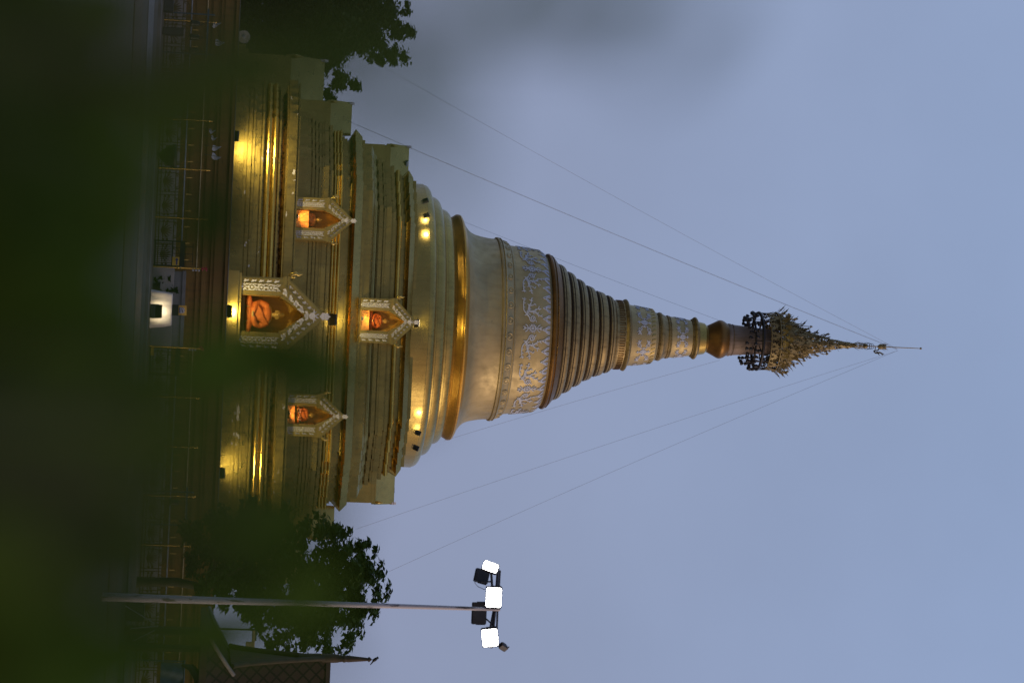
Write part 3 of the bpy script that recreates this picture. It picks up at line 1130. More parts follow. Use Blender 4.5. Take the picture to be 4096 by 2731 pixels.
def make_niche(parent, loc, rz_, W, pw, hp, hc, hped, D, plinth=0.0, seed=1, detail=True, name='niche'):
    root = bpy.data.objects.new(name, None)
    COL.objects.link(root)
    root.parent = parent
    root.location = loc
    root.rotation_euler = (0, 0, rz_)
    mats = [MAT['gold_niche'], MAT['white'], MAT['alcove']]
    z0 = plinth
    if plinth:
        m = M()
        m.box((0, D / 2 - .22, plinth * .40), (W + .40, D + .34, plinth * .80), bev=.015)
        m.box((0, D / 2 - .12, plinth * .90), (W + .24, D + .2, plinth * .20), bev=.01)
        m.build('plinth', mats, root)
    for sx_ in (-1, 1):
        m = M()
        cx = sx_ * (W / 2 - pw / 2)
        m.box((cx, D / 2, z0 + hp / 2), (pw, D, hp))
        m.box((sx_ * (W / 2 - pw * .10), -.02, z0 + hp / 2), (pw * .05, .05, hp))
        m.box((sx_ * (W / 2 - pw * .36), -.02, z0 + hp / 2), (pw * .05, .05, hp))
        m.box((sx_ * (W / 2 - pw * .80), -.02, z0 + hp / 2), (pw * .05, .05, hp))
        relief_panel(m, flat(sx_ * (W / 2 - pw * .58), z0 + hp / 2, -.002, sx_), pw * .42, hp * .96, 1, seed)
        leaf_row(m, flat(sx_ * (W / 2 - pw * .23), z0 + hp / 2, -.002, sx_), pw * .2, hp * .96, 1, 5 if hp > 1.4 else 4)
        m.build('pilaster', mats, root)
        m = M()
        cw = pw * 1.28
        cx = sx_ * (W / 2 - cw / 2 + pw * .08)
        zz = z0 + hp
        for (f, a0, a1) in ((.0, 0, .22), (.05, .22, .36), (.10, .36, .68), (.05, .68, .78), (.13, .78, 1.0)):
            m.box((cx, D / 2 - f * pw / 2, zz + hc * (a0 + a1) / 2), (cw * (.9 + f), D + f * pw, hc * (a1 - a0)))
        m.build('capital', mats, root)
    # pediment: two raked slabs
    m = M()
    zb = z0 + hp + hc
    za = zb + hped * .93
    ow = W / 2 - pw * 1.02
    zi = zb + hped * .42
    for sx_ in (-1, 1):
        outer = [(sx_ * W / 2 * .98, zb), (0, za)]
        inner = [(0, zi), (sx_ * ow, z0 + hp * .98)]
        poly = [outer[0], outer[1], inner[0], inner[1], (sx_ * ow, zb)]
        if sx_ > 0:
            poly = poly[::-1]
        n = len(poly)
        front = [(x, -.06, z) for x, z in poly]
        back = [(x, D, z) for x, z in poly]
        m.add(front + back, [tuple(range(n - 1, -1, -1)), tuple(range(n, 2 * n))] + [(i, (i + 1) % n, n + (i + 1) % n, n + i) for i in range(n)], 0)
        # raised ribs and white leaves along the rake
        L = math.hypot(W / 2, hped * .93)
        ang = math.atan2(hped * .93, -W / 2) if sx_ > 0 else math.atan2(hped * .93, W / 2)
        th = math.atan2(hped * .93, W / 2)
        nx, nz = math.sin(th), math.cos(th)

        def rk(t, d):
            x = W / 2 * .98 * (1 - t) - d * nx
            z = zb + (za - zb) * t - d * nz
            return x, z
        for d_, w_ in ((.035 * W, .03 * W), (.125 * W, .022 * W)):
            a_, b_ = rk(.03, d_), rk(.96, d_)
            m.ribbon([(sx_ * a_[0], a_[1]), (sx_ * b_[0], b_[1])], w_, flat(0, 0, -.06), .05, 0)
        xo, zo = rk(.47, .08 * W)
        leaf_row(m, flat(sx_ * xo, zo, -.058, sx_, PI / 2 - th), W * .062, L * .80, 1, 6, 1)
        xo, zo = rk(.43, .175 * W)
        leaf_row(m, flat(sx_ * xo, zo, -.058, -sx_, th - PI / 2), W * .10, L * .72, 1, 5, 2)
        rg2 = random.Random(seed * 7)
        for i in range(16):
            x, z = rk(.08 + .045 * i, rg2.uniform(.145, .205) * W)
            m.blob2((sx_ * x, z), W * rg2.uniform(.014, .026), W * .010, flat(0, 0, -.058), .035, ang=rg2.uniform(0, 3), mi=1, n=8)
        for i in range(5):
            x, z = rk(.155 + .135 * i, .08 * W)
            m.blob2((sx_ * x, z), W * .012, W * .012, flat(0, 0, -.058), .03, n=8, mi=0)
    # central rosette and crest leaf
    m.blob2((0, zi + hped * .16), W * .045, W * .045, flat(0, 0, -.062), .05, n=12, mi=1)
    for i in range(6):
        t = PI * i / 5
        m.ribbon([(0, zi + hped * .20), (math.cos(t) * W * .11, zi + hped * .2 + math.sin(t) * W * .09)], [W * .03, W * .006], flat(0, 0, -.062), .04, 1)
    crest = [(0, za - hped * .18), (.05, za - hped * .10), (.042, za - hped * .02), (.055, za + hped * .0), (.03, za + hped * .05), (.022, za + hped * .03), (0, za + hped * .10)]
    cr_ = [(x * W, z) for x, z in crest] + [(-x * W, z) for x, z in crest[-2:0:-1]]
    n = len(cr_)
    m.add([(x, -.13, z) for x, z in cr_] + [(x, -.02, z) for x, z in cr_], [tuple(range(n - 1, -1, -1)), tuple(range(n, 2 * n))] + [(i, n + i, n + (i + 1) % n, (i + 1) % n) for i in range(n)][::1], 1)
    m.build('pediment', mats, root)
    # corner flames
    for sx_ in (-1, 1):
        m = M()
        b_ = Vector((sx_ * W / 2 * 1.0, .0, zb + .02))
        m.tube([b_, b_ + Vector((sx_ * .05 * W, 0, .02 * W)), b_ + Vector((sx_ * .07 * W, 0, .08 * W)), b_ + Vector((sx_ * .045 * W, 0, .11 * W)), b_ + Vector((sx_ * .06 * W, 0, .17 * W))], [.03 * W, .035 * W, .03 * W, .022 * W, .003 * W], 6)
        m.ball(b_ + Vector((sx_ * .02 * W, 0, .05 * W)), .03 * W, 8, 6)
        m.build('corner_flame', mats, root)
    # alcove: floor, back, side walls come from the pilasters
    m = M()
    m.box((0, min(D, 1.9 if plinth else .92) - .03, z0 + (hp + hc + hped * .4) / 2), (2 * ow + .1, .05, hp + hc + hped * .42), 2)
    m.box((0, D / 2, z0 + .012), (2 * ow - .004, D - .1, .024), 2)
    for sx_ in (-1, 1):
        m.box((sx_ * (ow - .008), D / 2, z0 + hp * .49), (.012, D - .08, hp * .96), 2)
    m.build('alcove', mats, root)
    return root


ZT1 = p1[1] - .02
ZT2 = p2[1] - .02
nd = {}
mainX = 0.0
mz = 0.0
hmain = dict(W=2.98, pw=.73, hp=1.60, hc=.32, hped=1.68, D=1.9, plinth=.60)
nd['main'] = make_niche(st, (0, -11.75, -.02), 0, seed=2, **hmain)
hsm = dict(W=1.76, pw=.49, hp=1.22, hc=.26, hped=1.04, D=1.35)
xl = P(1240, 888, AY - 9.5).x - AX
xr = P(1215, 1672, AY - 9.5).x - AX
off = (xr - xl) / 2
nd['left'] = make_niche(st, (-off, -9.45, ZT1), 0, seed=3, **hsm)
nd['right'] = make_niche(st, (off, -9.45, ZT1), 0, seed=3, **hsm)
hup = dict(W=1.88, pw=.50, hp=1.22, hc=.27, hped=.98, D=1.35)
nd['upper'] = make_niche(st, (0, -8.05, ZT2), 0, seed=4, **hup)


def dup_niche(src, x, y, z, rot):
    c = src.copy()
    COL.objects.link(c)
    c.parent = st
    c.location = (x, y, z)
    c.rotation_euler = (0, 0, rot)
    for k in kids(src):
        d = k.copy()
        COL.objects.link(d)
        d.parent = c
    return c


for sgn, rot in ((-1, -PI / 2), (1, PI / 2)):
    dup_niche(nd['main'], sgn * 11.75, 0, -.02, rot)
    dup_niche(nd['left'], sgn * 9.45, -off, ZT1, rot)
    dup_niche(nd['upper'], sgn * 8.05, 0, ZT2, rot)

# ------------------------------------------------------------------ statues


def remeshed(m, name, mat, parent, voxel=.025, smooth=6, loc=None):
    o = m.build(name, mat, None)
    md = o.modifiers.new('r', 'REMESH')
    md.mode = 'VOXEL'
    md.voxel_size = voxel
    ms = o.modifiers.new('s', 'SMOOTH')
    ms.iterations = smooth
    dg = bpy.context.evaluated_depsgraph_get()
    me = bpy.data.meshes.new_from_object(o.evaluated_get(dg))
    me.materials.clear()
    me.materials.append(mat)
    for p_ in me.polygons:
        p_.use_smooth = True
    old = o.data
    o.modifiers.clear()
    o.data = me
    bpy.data.meshes.remove(old)
    o.parent = parent
    if loc:
        o.location = loc
    return o


def make_statue(label, loc, k=1.0, rz_=0.0, throne=.0, robe='robe'):
    root = thing('seated_statue', label, 'statue', loc, rz_, 'golden monk statues seated in the niches')
    # body: crossed legs, torso, arms, neck, head with ears, nose and top knot -- one surface
    b = M()
    z = throne
    b.ball((0, .02, z + .14 * k), (.40 * k, .30 * k, .14 * k), 20, 10)
    b.ball((-.36 * k, -.10 * k, z + .12 * k), (.22 * k, .20 * k, .11 * k), 14, 8)
    b.ball((.36 * k, -.10 * k, z + .12 * k), (.22 * k, .20 * k, .11 * k), 14, 8)
    b.ball((0, .05 * k, z + .52 * k), (.24 * k, .17 * k, .36 * k), 18, 12)
    b.ball((0, .05 * k, z + .78 * k), (.34 * k, .16 * k, .15 * k), 18, 10)
    for sx_ in (-1, 1):
        b.tube([(sx_ * .30 * k, .05 * k, z + .78 * k), (sx_ * .39 * k, .03 * k, z + .50 * k), (sx_ * .24 * k, -.16 * k, z + .32 * k), (sx_ * .06 * k, -.27 * k, z + .29 * k)], [.06 * k, .055 * k, .045 * k, .045 * k], 10)
    b.ball((0, -.27 * k, z + .27 * k), (.12 * k, .07 * k, .04 * k), 12, 8)
    b.tube([(0, .04 * k, z + .84 * k), (0, .03 * k, z + 1.02 * k)], .075 * k, 10)
    hz = z + 1.12 * k
    b.ball((0, .02 * k, hz), (.125 * k, .14 * k, .165 * k), 20, 14)
    b.ball((0, -.03 * k, hz - .07 * k), (.09 * k, .10 * k, .09 * k), 14, 10)
    b.tube([(0, -.115 * k, hz + .035 * k), (0, -.150 * k, hz - .035 * k)], [.016 * k, .030 * k], 8)
    b.ball((0, -.125 * k, hz - .085 * k), (.042 * k, .02 * k, .014 * k), 10, 6)
    for sx_ in (-1, 1):
        b.ball((sx_ * .05 * k, -.118 * k, hz + .012 * k), (.026 * k, .016 * k, .011 * k), 8, 6)
        b.tube([(sx_ * .05 * k - .04 * k, -.115 * k, hz + .045 * k), (sx_ * .05 * k + .04 * k, -.118 * k, hz + .045 * k)], .011 * k, 6)
        b.ball((sx_ * .135 * k, .02 * k, hz - .03 * k), (.020 * k, .045 * k, .09 * k), 8, 8)
    b.ball((0, .03 * k, hz + .16 * k), (.075 * k, .08 * k, .06 * k), 12, 8)
    remeshed(b, 'body', MAT['statue'], root, .018 * k, 2)
    # robe wrapped over the left shoulder and the legs
    c = M()
    c.ball((0, .03, z + .15 * k), (.44 * k, .33 * k, .165 * k), 22, 12)
    for sx_ in (-1, 1):
        c.ball((sx_ * .40 * k, -.10 * k, z + .125 * k), (.24 * k, .22 * k, .125 * k), 16, 10)
    c.ball((0, .06 * k, z + .50 * k), (.275 * k, .20 * k, .38 * k), 20, 14)
    c.ball((0, .05 * k, z + .76 * k), (.325 * k, .185 * k, .165 * k), 20, 12)
    for sx_ in (-1, 1):
        c.tube([(sx_ * .26 * k, .05 * k, z + .78 * k), (sx_ * .33 * k, .04 * k, z + .66 * k), (sx_ * .385 * k, .02 * k, z + .48 * k), (sx_ * .34 * k, -.10 * k, z + .36 * k), (sx_ * .18 * k, -.21 * k, z + .32 * k), (sx_ * .06 * k, -.25 * k, z + .30 * k)], [.11 * k, .115 * k, .105 * k, .095 * k, .08 * k, .06 * k], 12)
    for i in range(9):      # drapery folds across the chest and legs
        t = i / 8
        c.tube([(.34 * k, -.06 * k, z + (.80 - .10 * t) * k), (.12 * k, -.17 * k, z + (.66 - .30 * t) * k), (-.20 * k, -.17 * k, z + (.52 - .34 * t) * k), (-.38 * k, -.08 * k, z + (.40 - .30 * t) * k)], .018 * k, 6)
    rb = remeshed(c, 'robe', MAT[robe], root, .017 * k, 4)
    if throne:
        t = M()
        t.box((0, .03, throne * .5), (1.25 * k, .8 * k, throne * .9), bev=.02)
        t.build('throne', MAT['gold_dark'], root)
    return root


s1 = S(0, -11.75 + .95, .60 + .02)
make_statue('largest gold statue in orange robe seated in the main gabled niche', s1, 1.22, YAW, .14)
s2 = S(-off, -9.45 + .5, ZT1 + .02)
make_statue('gold statue behind pale saffron cloth in the unshaded small niche on the base tier', s2, .60, YAW, .30, 'robe_pale')
s3 = S(off, -9.45 + .5, ZT1 + .02)
make_statue('shadowed gold statue above a carved altar in the niche behind the dark leaves', s3, .60, YAW, .36)
s4 = S(0, -8.05 + .5, ZT2 + .02)
make_statue('small orange robed gold statue in the highest niche above a cloth banner', s4, .66, YAW, .34)


def cloth(name, label, loc, w, h, mat, folds=5, rz_=0.0, amp=.03, cat='cloth', marks=False):
    m = M()
    n, k = 36, 8
    loops = []
    for side in (0, .012):
        for j in range(k + 1):
            v = j / k
            row = []
            for i in range(n + 1):
                u = i / n
                a = amp * (1 - v * .75) * math.sin(u * folds * 2 * PI + 1.3 * math.sin(v * 3)) + amp * .5 * math.sin(u * folds * 4.7 + v * 4)
                row.append((-w / 2 + u * w * (1 + .06 * (1 - v)), a + side, h * v + (.0 if j else .0)))
            loops.append(row)
    K = k + 1
    for s_ in (0, 1):
        m.loft(loops[s_ * K:(s_ + 1) * K], 0, True, False, False)
    mats = [mat]
    if marks:
        mats.append(MAT['dark'])
        rg = random.Random(5)
        for r_ in range(6):
            for c_ in range(3):
                x = -w * .42 + c_ * w * .085
                z = h * (.28 + r_ * .11)
                pts = [(x + rg.uniform(0, w * .06), z + rg.uniform(-.03, .03)) for _ in range(4)]
                m.ribbon(pts, .010, lambda u, v, d: Vector((u, -amp - .004 - d, v)), .002, 1)
    o = m.build(name, mats, None, loc)
    o.rotation_euler = (0, 0, rz_)
    return tag(o, label, cat)


cloth('altar_cloth', 'glowing saffron cloth across the front of the left niche', S(-off + .02, -9.45 + .12, ZT1 + .03), .72, .52, MAT['robe_pale'], 3, YAW)
cloth('altar_cloth', 'orange banner with black writing across the highest niche', S(0, -8.05 + .10, ZT2 + .03), .80, .34, MAT['robe_pale'], 2, YAW, .015, 'cloth', True)
# carved altar with candlesticks in the right niche
al = thing('carved_altar', 'low carved wooden altar at the front of the right niche', 'altar', S(off, -9.45 + .18, ZT1 + .02), YAW)
m = M()
m.box((0, 0, .21), (.74, .20, .20), bev=.01)
for sx_ in (-1, 1):
    m.box((sx_ * .27, 0, .055), (.20, .18, .11), bev=.01)
m.build('altar_table', MAT['robe_pale'], al)
m = M()
rg = random.Random(9)
for i in range(34):
    m.blob2((rg.uniform(-.34, .34), .21 + rg.uniform(-.075, .075)), .035, .016, flat(0, 0, -.10), .012, ang=rg.uniform(0, 3), n=6)
m.build('carved_relief', MAT['robe_pale'], al)
for i, x in enumerate((-.22, -.12, .10, .21)):
    o = thing('candlestick', 'brass candlestick at the %s of the altar in the right niche' % ('far left end', 'left of centre', 'right of centre', 'far right end')[i], 'candlestick', S(off + x, -9.45 + .18, ZT1 + .335), YAW, 'candlesticks on the carved altar')
    m = M()
    m.lathe([(.035, 0), (.03, .01), (.012, .03), (.012, .12), (.025, .13), (.025, .15)], 10)
    m.build('stem', MAT['brass'], o)
    m = M()
    m.lathe([(.011, .15), (.011, .24), (.003, .25)], 8)
    m.build('candle', MAT['cloth'], o)

# ------------------------------------------------------------------ floodlights on the stupa


def make_flood(label, loc, facing, w=.34, h=.26, lit=True, tilt=0.0, group='floodlights on the stupa', d=.09):
    """housing whose front (local -y) carries the lens; 'facing' is the direction the lens looks"""
    root = thing('floodlight', label, 'floodlight', loc, 0, group)
    f = Vector(facing).normalized()
    root.rotation_euler = (-f).to_track_quat('Y', 'Z').to_euler()
    m = M()
    m.box((0, 0, 0), (w, d, h), bev=.015)
    for k in range(6):
        m.box((-w * .4 + k * w * .16, d / 2 + .015, 0), (.012, .03, h * .8))
    m.build('housing', MAT['dark'], root)
    m = M()
    m.box((0, -d / 2 - .004, 0), (w * .86, .008, h * .82))
    m.build('lens', MAT['lit_warm'] if lit else MAT['lamp_glass'], root)
    m = M()
    for sx_ in (-1, 1):
        m.box((sx_ * (w / 2 + .012), .0, -h * .30), (.016, .03, h * .75))
    m.box((0, 0, -h * .68), (w + .04, .035, .018))
    m.build('bracket', MAT['darkgrey'], root)
    return root


WARM = (1.0, .78, .27)


def on_front(px, py, a):
    return P(px, py, AY - a)


# two ground-level floods on the terrace edge, pointing up the wall
for (px, py, lab, tx) in ((939, 545, 'square black floodlight on the terrace edge near the left tree', .5), (884, 1890, 'square black floodlight on the terrace edge near the right tree', -.5)):
    c = on_front(px, py, 13.08)
    make_flood(lab, c, (0, .75, .66), .42, .40)
    spot(c + Vector((0, .16, .16)), c + Vector((tx, 1.25, 2.7)), 1050, WARM, R(150), 1.0, .14)
c = on_front(914, 1245, 12.95)
make_flood('square black floodlight on the ledge below the main niche', c, (0, .8, .6), .50, .32)
spot(c + Vector((0, .10, .14)), c + Vector((0, .85, .95)), 230, WARM, R(155), .9, .1)
c = on_front(1332, 1278, 9.9)
make_flood('black floodlight perched on the peak of the main niche', c, (0, .75, .65), .46, .34)
spot(c + Vector((0, .15, .12)), c + Vector((0, .6, 1.0)), 150, WARM, R(160), 1.0, .12)
c = on_front(1668, 1293, 7.35)
make_flood('small black floodlight on the peak of the highest niche', c, (0, .6, .8), .32, .22)
spot(c + Vector((0, .10, .10)), c + Vector((0, .4, 1.0)), 85, WARM, R(140), 1.0, .1)
for (px, py, lab, fx, wt) in ((1702, 804, 'first black floodlight on the drum ledge by the left tree side', .8, 60), (1706, 862, 'second black floodlight on the drum ledge by the left tree side', .85, 60),
                              (1672, 1730, 'inner black floodlight on the drum ledge towards the mast', -.85, 60), (1664, 1790, 'outer black floodlight on the drum ledge towards the mast', -.7, 20)):
    hw = abs(py - 1305) / 88.0
    yy = -math.sqrt(max(.1, 7.25 ** 2 - hw ** 2))
    c = P(px, py, AY + yy)
    make_flood(lab, c, (fx, .35, .35), .32, .28)
    spot(c + Vector((fx * .22, -.02, .08)), c + Vector((fx * 1.4, .36, .12)), wt * .5, (1, .80, .45), R(80), 1.0, .08)
# lights behind the corners of the niches on the sides (seen in silhouette)
for (px, py, lab) in ((1626, 655, 'small floodlight tilted outward on the left side niche peak'), (1571, 1957, 'small floodlight tilted outward on the right side niche peak')):
    c = P(px, py, AY)
    sg = -1 if py < 1300 else 1
    make_flood(lab, c, (-sg * .3, -.5, .8), .28, .20, False)
# niche lamps
for key, ln in (('left', 'left'), ('right', 'leaf shaded right'), ('upper', 'highest')):
    base = {'left': (-off, -9.45, ZT1), 'right': (off, -9.45, ZT1), 'upper': (0, -8.05, ZT2)}[key]
    c = S(base[0] - .06, base[1] - .34, base[2] + .07)
    make_flood('tiny black lamp on the sill of the %s niche' % ln, c, (0, .9, .45), .13, .08, True, group='lamps on the niche sills', d=.05)
    spot(c + Vector((0, .05, .05)), c + Vector((0, .55, .62)), {'left': 34, 'right': 44, 'upper': 30}[key], (1, .50, .12), R(110), .8, .04)

# ------------------------------------------------------------------ forecourt: fence, gate, table, bells, urns
FY = 94.2
gz = .10
f_top = 1.15


def fence_meshes():
    pm = M()
    W = 1.86
    fn = lambda u, v, d: Vector((u, -d, v))
    fr = .035
    for (a_, b_) in (((-W / 2, .0), (W / 2, .0)), ((-W / 2, .98), (W / 2, .98)), ((-W / 2, .12), (W / 2, .12)), ((-W / 2, .68), (W / 2, .68))):
        pm.ribbon([a_, b_], fr, fn, .03)
    for x in (-W / 2 + .02, -W / 2 + .14, -.06, .06, W / 2 - .14, W / 2 - .02):
        pm.ribbon([(x, 0), (x, .98)], .03, fn, .03)
    for sx_ in (-1, 1):
        cx = sx_ * W * .25
        pm.ribbon([(cx + .30 * math.cos(t), .68 + .27 * math.sin(t)) for t in [PI * i / 14 for i in range(15)]], .035, fn, .03)
        pm.ribbon([(cx + .22 * math.cos(t), .68 + .18 * math.sin(t)) for t in [PI * i / 14 for i in range(15)]], .02, fn, .03)
        for i in range(6):
            t = PI * (i + .5) / 6
            pm.torus((cx + .26 * math.cos(t), -.015, .68 + .225 * math.sin(t)), .028, .010, 10, 4, axis='y')
        for i in range(9):
            t = PI * (i + .5) / 9
            pm.ribbon(sub([(cx, .20), (cx + .17 * math.cos(t), .24 + .20 * math.sin(t)), (cx + .33 * math.cos(t), .22 + .42 * math.sin(t))], 3), [.02, .03, .04, .05, .045, .03, .01], fn, .03)
        for sy in (-1, 1):
            pm.ribbon([(cx + sy * .26 + .07 * (1 - t / 14 * .8) * math.cos(sy * t * .75), .40 + .07 * (1 - t / 14 * .8) * math.sin(t * .75)) for t in range(15)], .02, fn, .03)
            for q_ in range(2):
                pm.box((cx + sy * .355, -.015, .30 + q_ * .14), (.09, .03, .09))
        for i in range(9):
            pm.ribbon([(cx - .36 + i * .09, .0), (cx - .36 + i * .09, .12)], .016, fn, .03)
    return pm


fproto = None
poles_px = [-110, 86, 283, 480, 677, 873] + [1390 + 197.5 * i for i in range(7)]
words_l = ['beyond the tall black box', 'behind the tall black box', 'beside the hanging bells', 'third left of the black gate', 'behind the left urn', 'next to the black gate']
words_r = ['next to the slatted gate', 'behind the leaves right of the table', 'behind the right urn', 'beside the blue bell rack', 'left of the tree trunk', 'right of the tree trunk', 'behind the pavilion posts']
for i, py in enumerate(poles_px):
    pxr = 741 - (py - 600) * .0435
    px0 = P(pxr, py, FY).x
    lab = 'bronze filigree fence panel with brass pole ' + (words_l[i] if i < 6 else words_r[i - 6])
    if fproto is None:
        root = thing('filigree_fence', lab, 'fence', (px0, FY, gz), 0, 'filigree fence bays along the terrace foot')
        ob = fence_meshes().build('filigree_panel', MAT['fence'], root, (.96, 0, .04))
        m = M()
        m.box((.96, 0, 1.05), (1.90, .07, .055), bev=.012)
        m.build('top_rail', MAT['rail'], root)
        m = M()
        m.tube([(0, -.04, 1.66), (1.93, -.04, 1.66)], .022, 8)
        m.build('upper_rail', MAT['cream'], root)
        m = M()
        m.tube([(0, -.04, 0), (0, -.04, 1.86)], .022, 8)
        m.lathe([(.03, 0), (.045, .03), (.02, .06), (.035, .10), (.003, .18)], 8, (0, -.04, 1.86))
        m.build('pole', MAT['brass'], root)
        for k in range(3):  # added glowing tubes that imitate gold glints between the rails
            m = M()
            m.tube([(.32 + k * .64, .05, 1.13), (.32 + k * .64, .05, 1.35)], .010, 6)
            m.build('glint_tube', MAT['tube'], root)
        fproto = root
    else:
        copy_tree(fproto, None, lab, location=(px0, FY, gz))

m = M()
m.box((0, 95.5, .46), (2 * XW, .5, .9))
tag(m.build('plinth_wall', MAT['greywall']), 'low pale grey plinth wall behind the filigree fence', 'wall')

# gate poles with flowers
for py, px, lab in ((1070, 700, 'thin brass pole with pink flowers left of the clothed table'), (1388, 690, 'thin brass pole with pink flowers right of the clothed table')):
    x = P(px, py, FY - .3).x
    root = thing('flower_pole', lab, 'pole', (x, FY - .3, gz), 0, 'flower poles of the gateway')
    m = M()
    m.tube([(0, 0, 0), (0, 0, 1.82)], .024, 8)
    m.lathe([(.03, 0), (.05, .04), (.03, .08)], 8, (0, 0, .92))
    m.build('pole', MAT['brass'], root)
    m = M()
    rg = random.Random(int(py))
    for i in range(14):
        c_ = Vector((rg.uniform(-.06, .06), rg.uniform(-.06, .06), 1.84 + rg.uniform(0, .2)))
        for k in range(4):
            a = k * PI / 2 + rg.random()
            m.add([c_, c_ + Vector((.05 * math.cos(a), .05 * math.sin(a), .03)), c_ + Vector((.06 * math.cos(a + .5), .06 * math.sin(a + .5), .05)), c_ + Vector((.04 * math.cos(a + 1), .04 * math.sin(a + 1), .03))], [(0, 1, 2, 3)])
    m.build('flower_bunch', MAT['flower'], root)
    m = M()
    for i in range(3):
        m.lathe([(.02, 0), (.045, .04), (.02, .08)], 8, (.07, 0, 1.50 + i * .11))
        m.tube([(0, 0, 1.54 + i * .11), (.07, 0, 1.54 + i * .11)], .008, 5)
    m.build('white_ornament', MAT['flag'], root)

# stair block behind the table
sb_x0, sb_x1 = P(700, 1085, 95.6).x, P(700, 1385, 95.6).x
m = M()
m.box(((sb_x0 + sb_x1) / 2, 95.9, .62 + gz / 2), (sb_x1 - sb_x0, .6, 1.14))
m.box(((sb_x0 + sb_x1) / 2, 95.88, 1.30), (sb_x1 - sb_x0 + .06, .70, .13))
tag(m.build('stair_block', MAT['concrete']), 'grey concrete block behind the clothed table', 'wall')
m = M()
rg = random.Random(2)
bx = P(680, 1150, 95.5).x
for i in range(26):
    c_ = Vector((bx + rg.gauss(0, .22), 95.3 + rg.uniform(-.1, .1), .55 + rg.gauss(0, .22)))
    for k in range(14):
        a = rg.uniform(0, 2 * PI)
        d_ = Vector((math.cos(a), rg.uniform(-.3, .3), math.sin(a))) * rg.uniform(.05, .16)
        n_ = d_.cross(Vector((0, 1, 0))).normalized() * .03
        m.add([c_, c_ + d_ * .5 + n_, c_ + d_, c_ + d_ * .5 - n_], [(0, 1, 2, 3)])
pl_ = thing('potted_shrub', 'dark potted shrub between the left flower pole and the clothed table', 'plant', (0, 0, 0))
m.build('foliage', MAT['leaf_far'], pl_)
m = M()
m.lathe([(.14, 0), (.18, .26), (.20, .27), (.20, .30), (.15, .30)], 16, (bx, 95.2, gz))
m.build('pot', MAT['darkgrey'], pl_)

# table under cream cloth
tY = 93.2
x0, x1 = P(650, 1169, tY).x, P(650, 1304, tY).x
tcx, tw_ = (x0 + x1) / 2, x1 - x0
ztop = PZ(688, 1236, tY)
tb = thing('table', 'table under a floodlit cream cloth in front of the terrace', 'table', (tcx, tY, gz))
m = M()
n = 64
rows = []
hh = ztop - gz
for v, sc in ((0, 1.06), (.35, 1.03), (.7, 1.0), (.93, .985), (.985, .97), (1.0, .95)):
    row = []
    for i in range(n):
        u = i / n * 4
        s_, t = int(u), u - int(u)
        q4 = [(-1, -1), (1, -1), (1, 1), (-1, 1), (-1, -1)]
        x = (q4[s_][0] * (1 - t) + q4[s_ + 1][0] * t) * tw_ / 2 * (sc if v < .9 else sc * .96)
        y = (q4[s_][1] * (1 - t) + q4[s_ + 1][1] * t) * .42 * sc
        wv = .035 * (1 - v * .85) * (math.sin(i * 1.9) + .7 * math.sin(i * .83 + 1))
        ln = math.hypot(x, y) or 1
        row.append((x + wv * x / ln, y + wv * y / ln * 1.2 + (-wv * .6 if s_ == 0 else 0), hh * v + (.012 * math.sin(i * .7) if v < .01 else 0)))
    rows.append(row)
m.loft(rows, 0, True, True)
m.build('tablecloth', MAT['cloth'], tb)
m = M()
for sx_ in (-1, 1):
    for sy in (-1, 1):
        m.tube([(sx_ * tw_ * .42, sy * .34, 0), (sx_ * tw_ * .42, sy * .34, hh * .9)], .02, 6)
m.build('leg', MAT['darkgrey'], tb)
c = Vector((P(631, 1245, tY - .85).x, tY - .85, PZ(631, 1245, tY - .85)))
make_flood('black floodlight lighting the cream tablecloth, its back turned to view', c, (0, 1, .12), .50, .33, group='floodlights in the forecourt')
spot(c + Vector((0, .1, .05)), c + Vector((0, 1.0, .12)), 15, (1, .84, .58), R(140), .6, .1)
m = M()
m.box((c.x, c.y, gz + .10), (.52, .3, .19), bev=.02)
tag(m.build('ballast_box', MAT['darkgrey']), 'dark box under the floodlight in front of the clothed table', 'box')
# donation box with arch-topped sign
bxx = P(700, 1240, tY).x
db = thing('donation_box', 'dark donation box with gold and blue sign on the clothed table', 'box', (bxx, tY + .02, ztop + .003))
m = M()
m.box((0, 0, .115), (.42, .30, .23), bev=.012)
m.box((0, 0, .235), (.44, .32, .02))
m.box((0, -.152, .16), (.18, .006, .02))
m.build('box_body', MAT['dark'], db)
m = M()
m.box((0, -.05, .245 + .155), (.37, .02, .31), bev=.004)
m.build('sign_board', MAT['signgold'], db)
m = M()
arch = [(-.11, .265), (.11, .265), (.11, .40)] + [(.11 * math.cos(t), .40 + .085 * math.sin(t)) for t in [PI * i / 8 for i in range(1, 8)]] + [(-.11, .40)]
n = len(arch)
m.add([(x, -.066, z) for x, z in arch] + [(x, -.06, z) for x, z in arch], [tuple(range(n))] + [(i, n + i, n + (i + 1) % n, (i + 1) % n) for i in range(n)], 0)
rg = random.Random(4)
for row, (z, hw_) in enumerate(((.315, .09), (.375, .09), (.435, .055))):
    pts = [(-hw_ + 2 * hw_ * i / 12, z + rg.choice((-.008, 0, .008))) for i in range(13)]
    m.ribbon(pts, .024, lambda u, v, d: Vector((u, -.067 - d, v)), .002, 1)
m.ribbon([(-.105, .275), (-.105, .40)] + [(.105 * math.cos(t), .40 + .08 * math.sin(t)) for t in [PI - PI * i / 8 for i in range(9)]] + [(.105, .275)], .012, lambda u, v, d: Vector((u, -.067 - d, v)), .002, 1)
m.build('arched_sign', [MAT['blue'], MAT['white']], db)

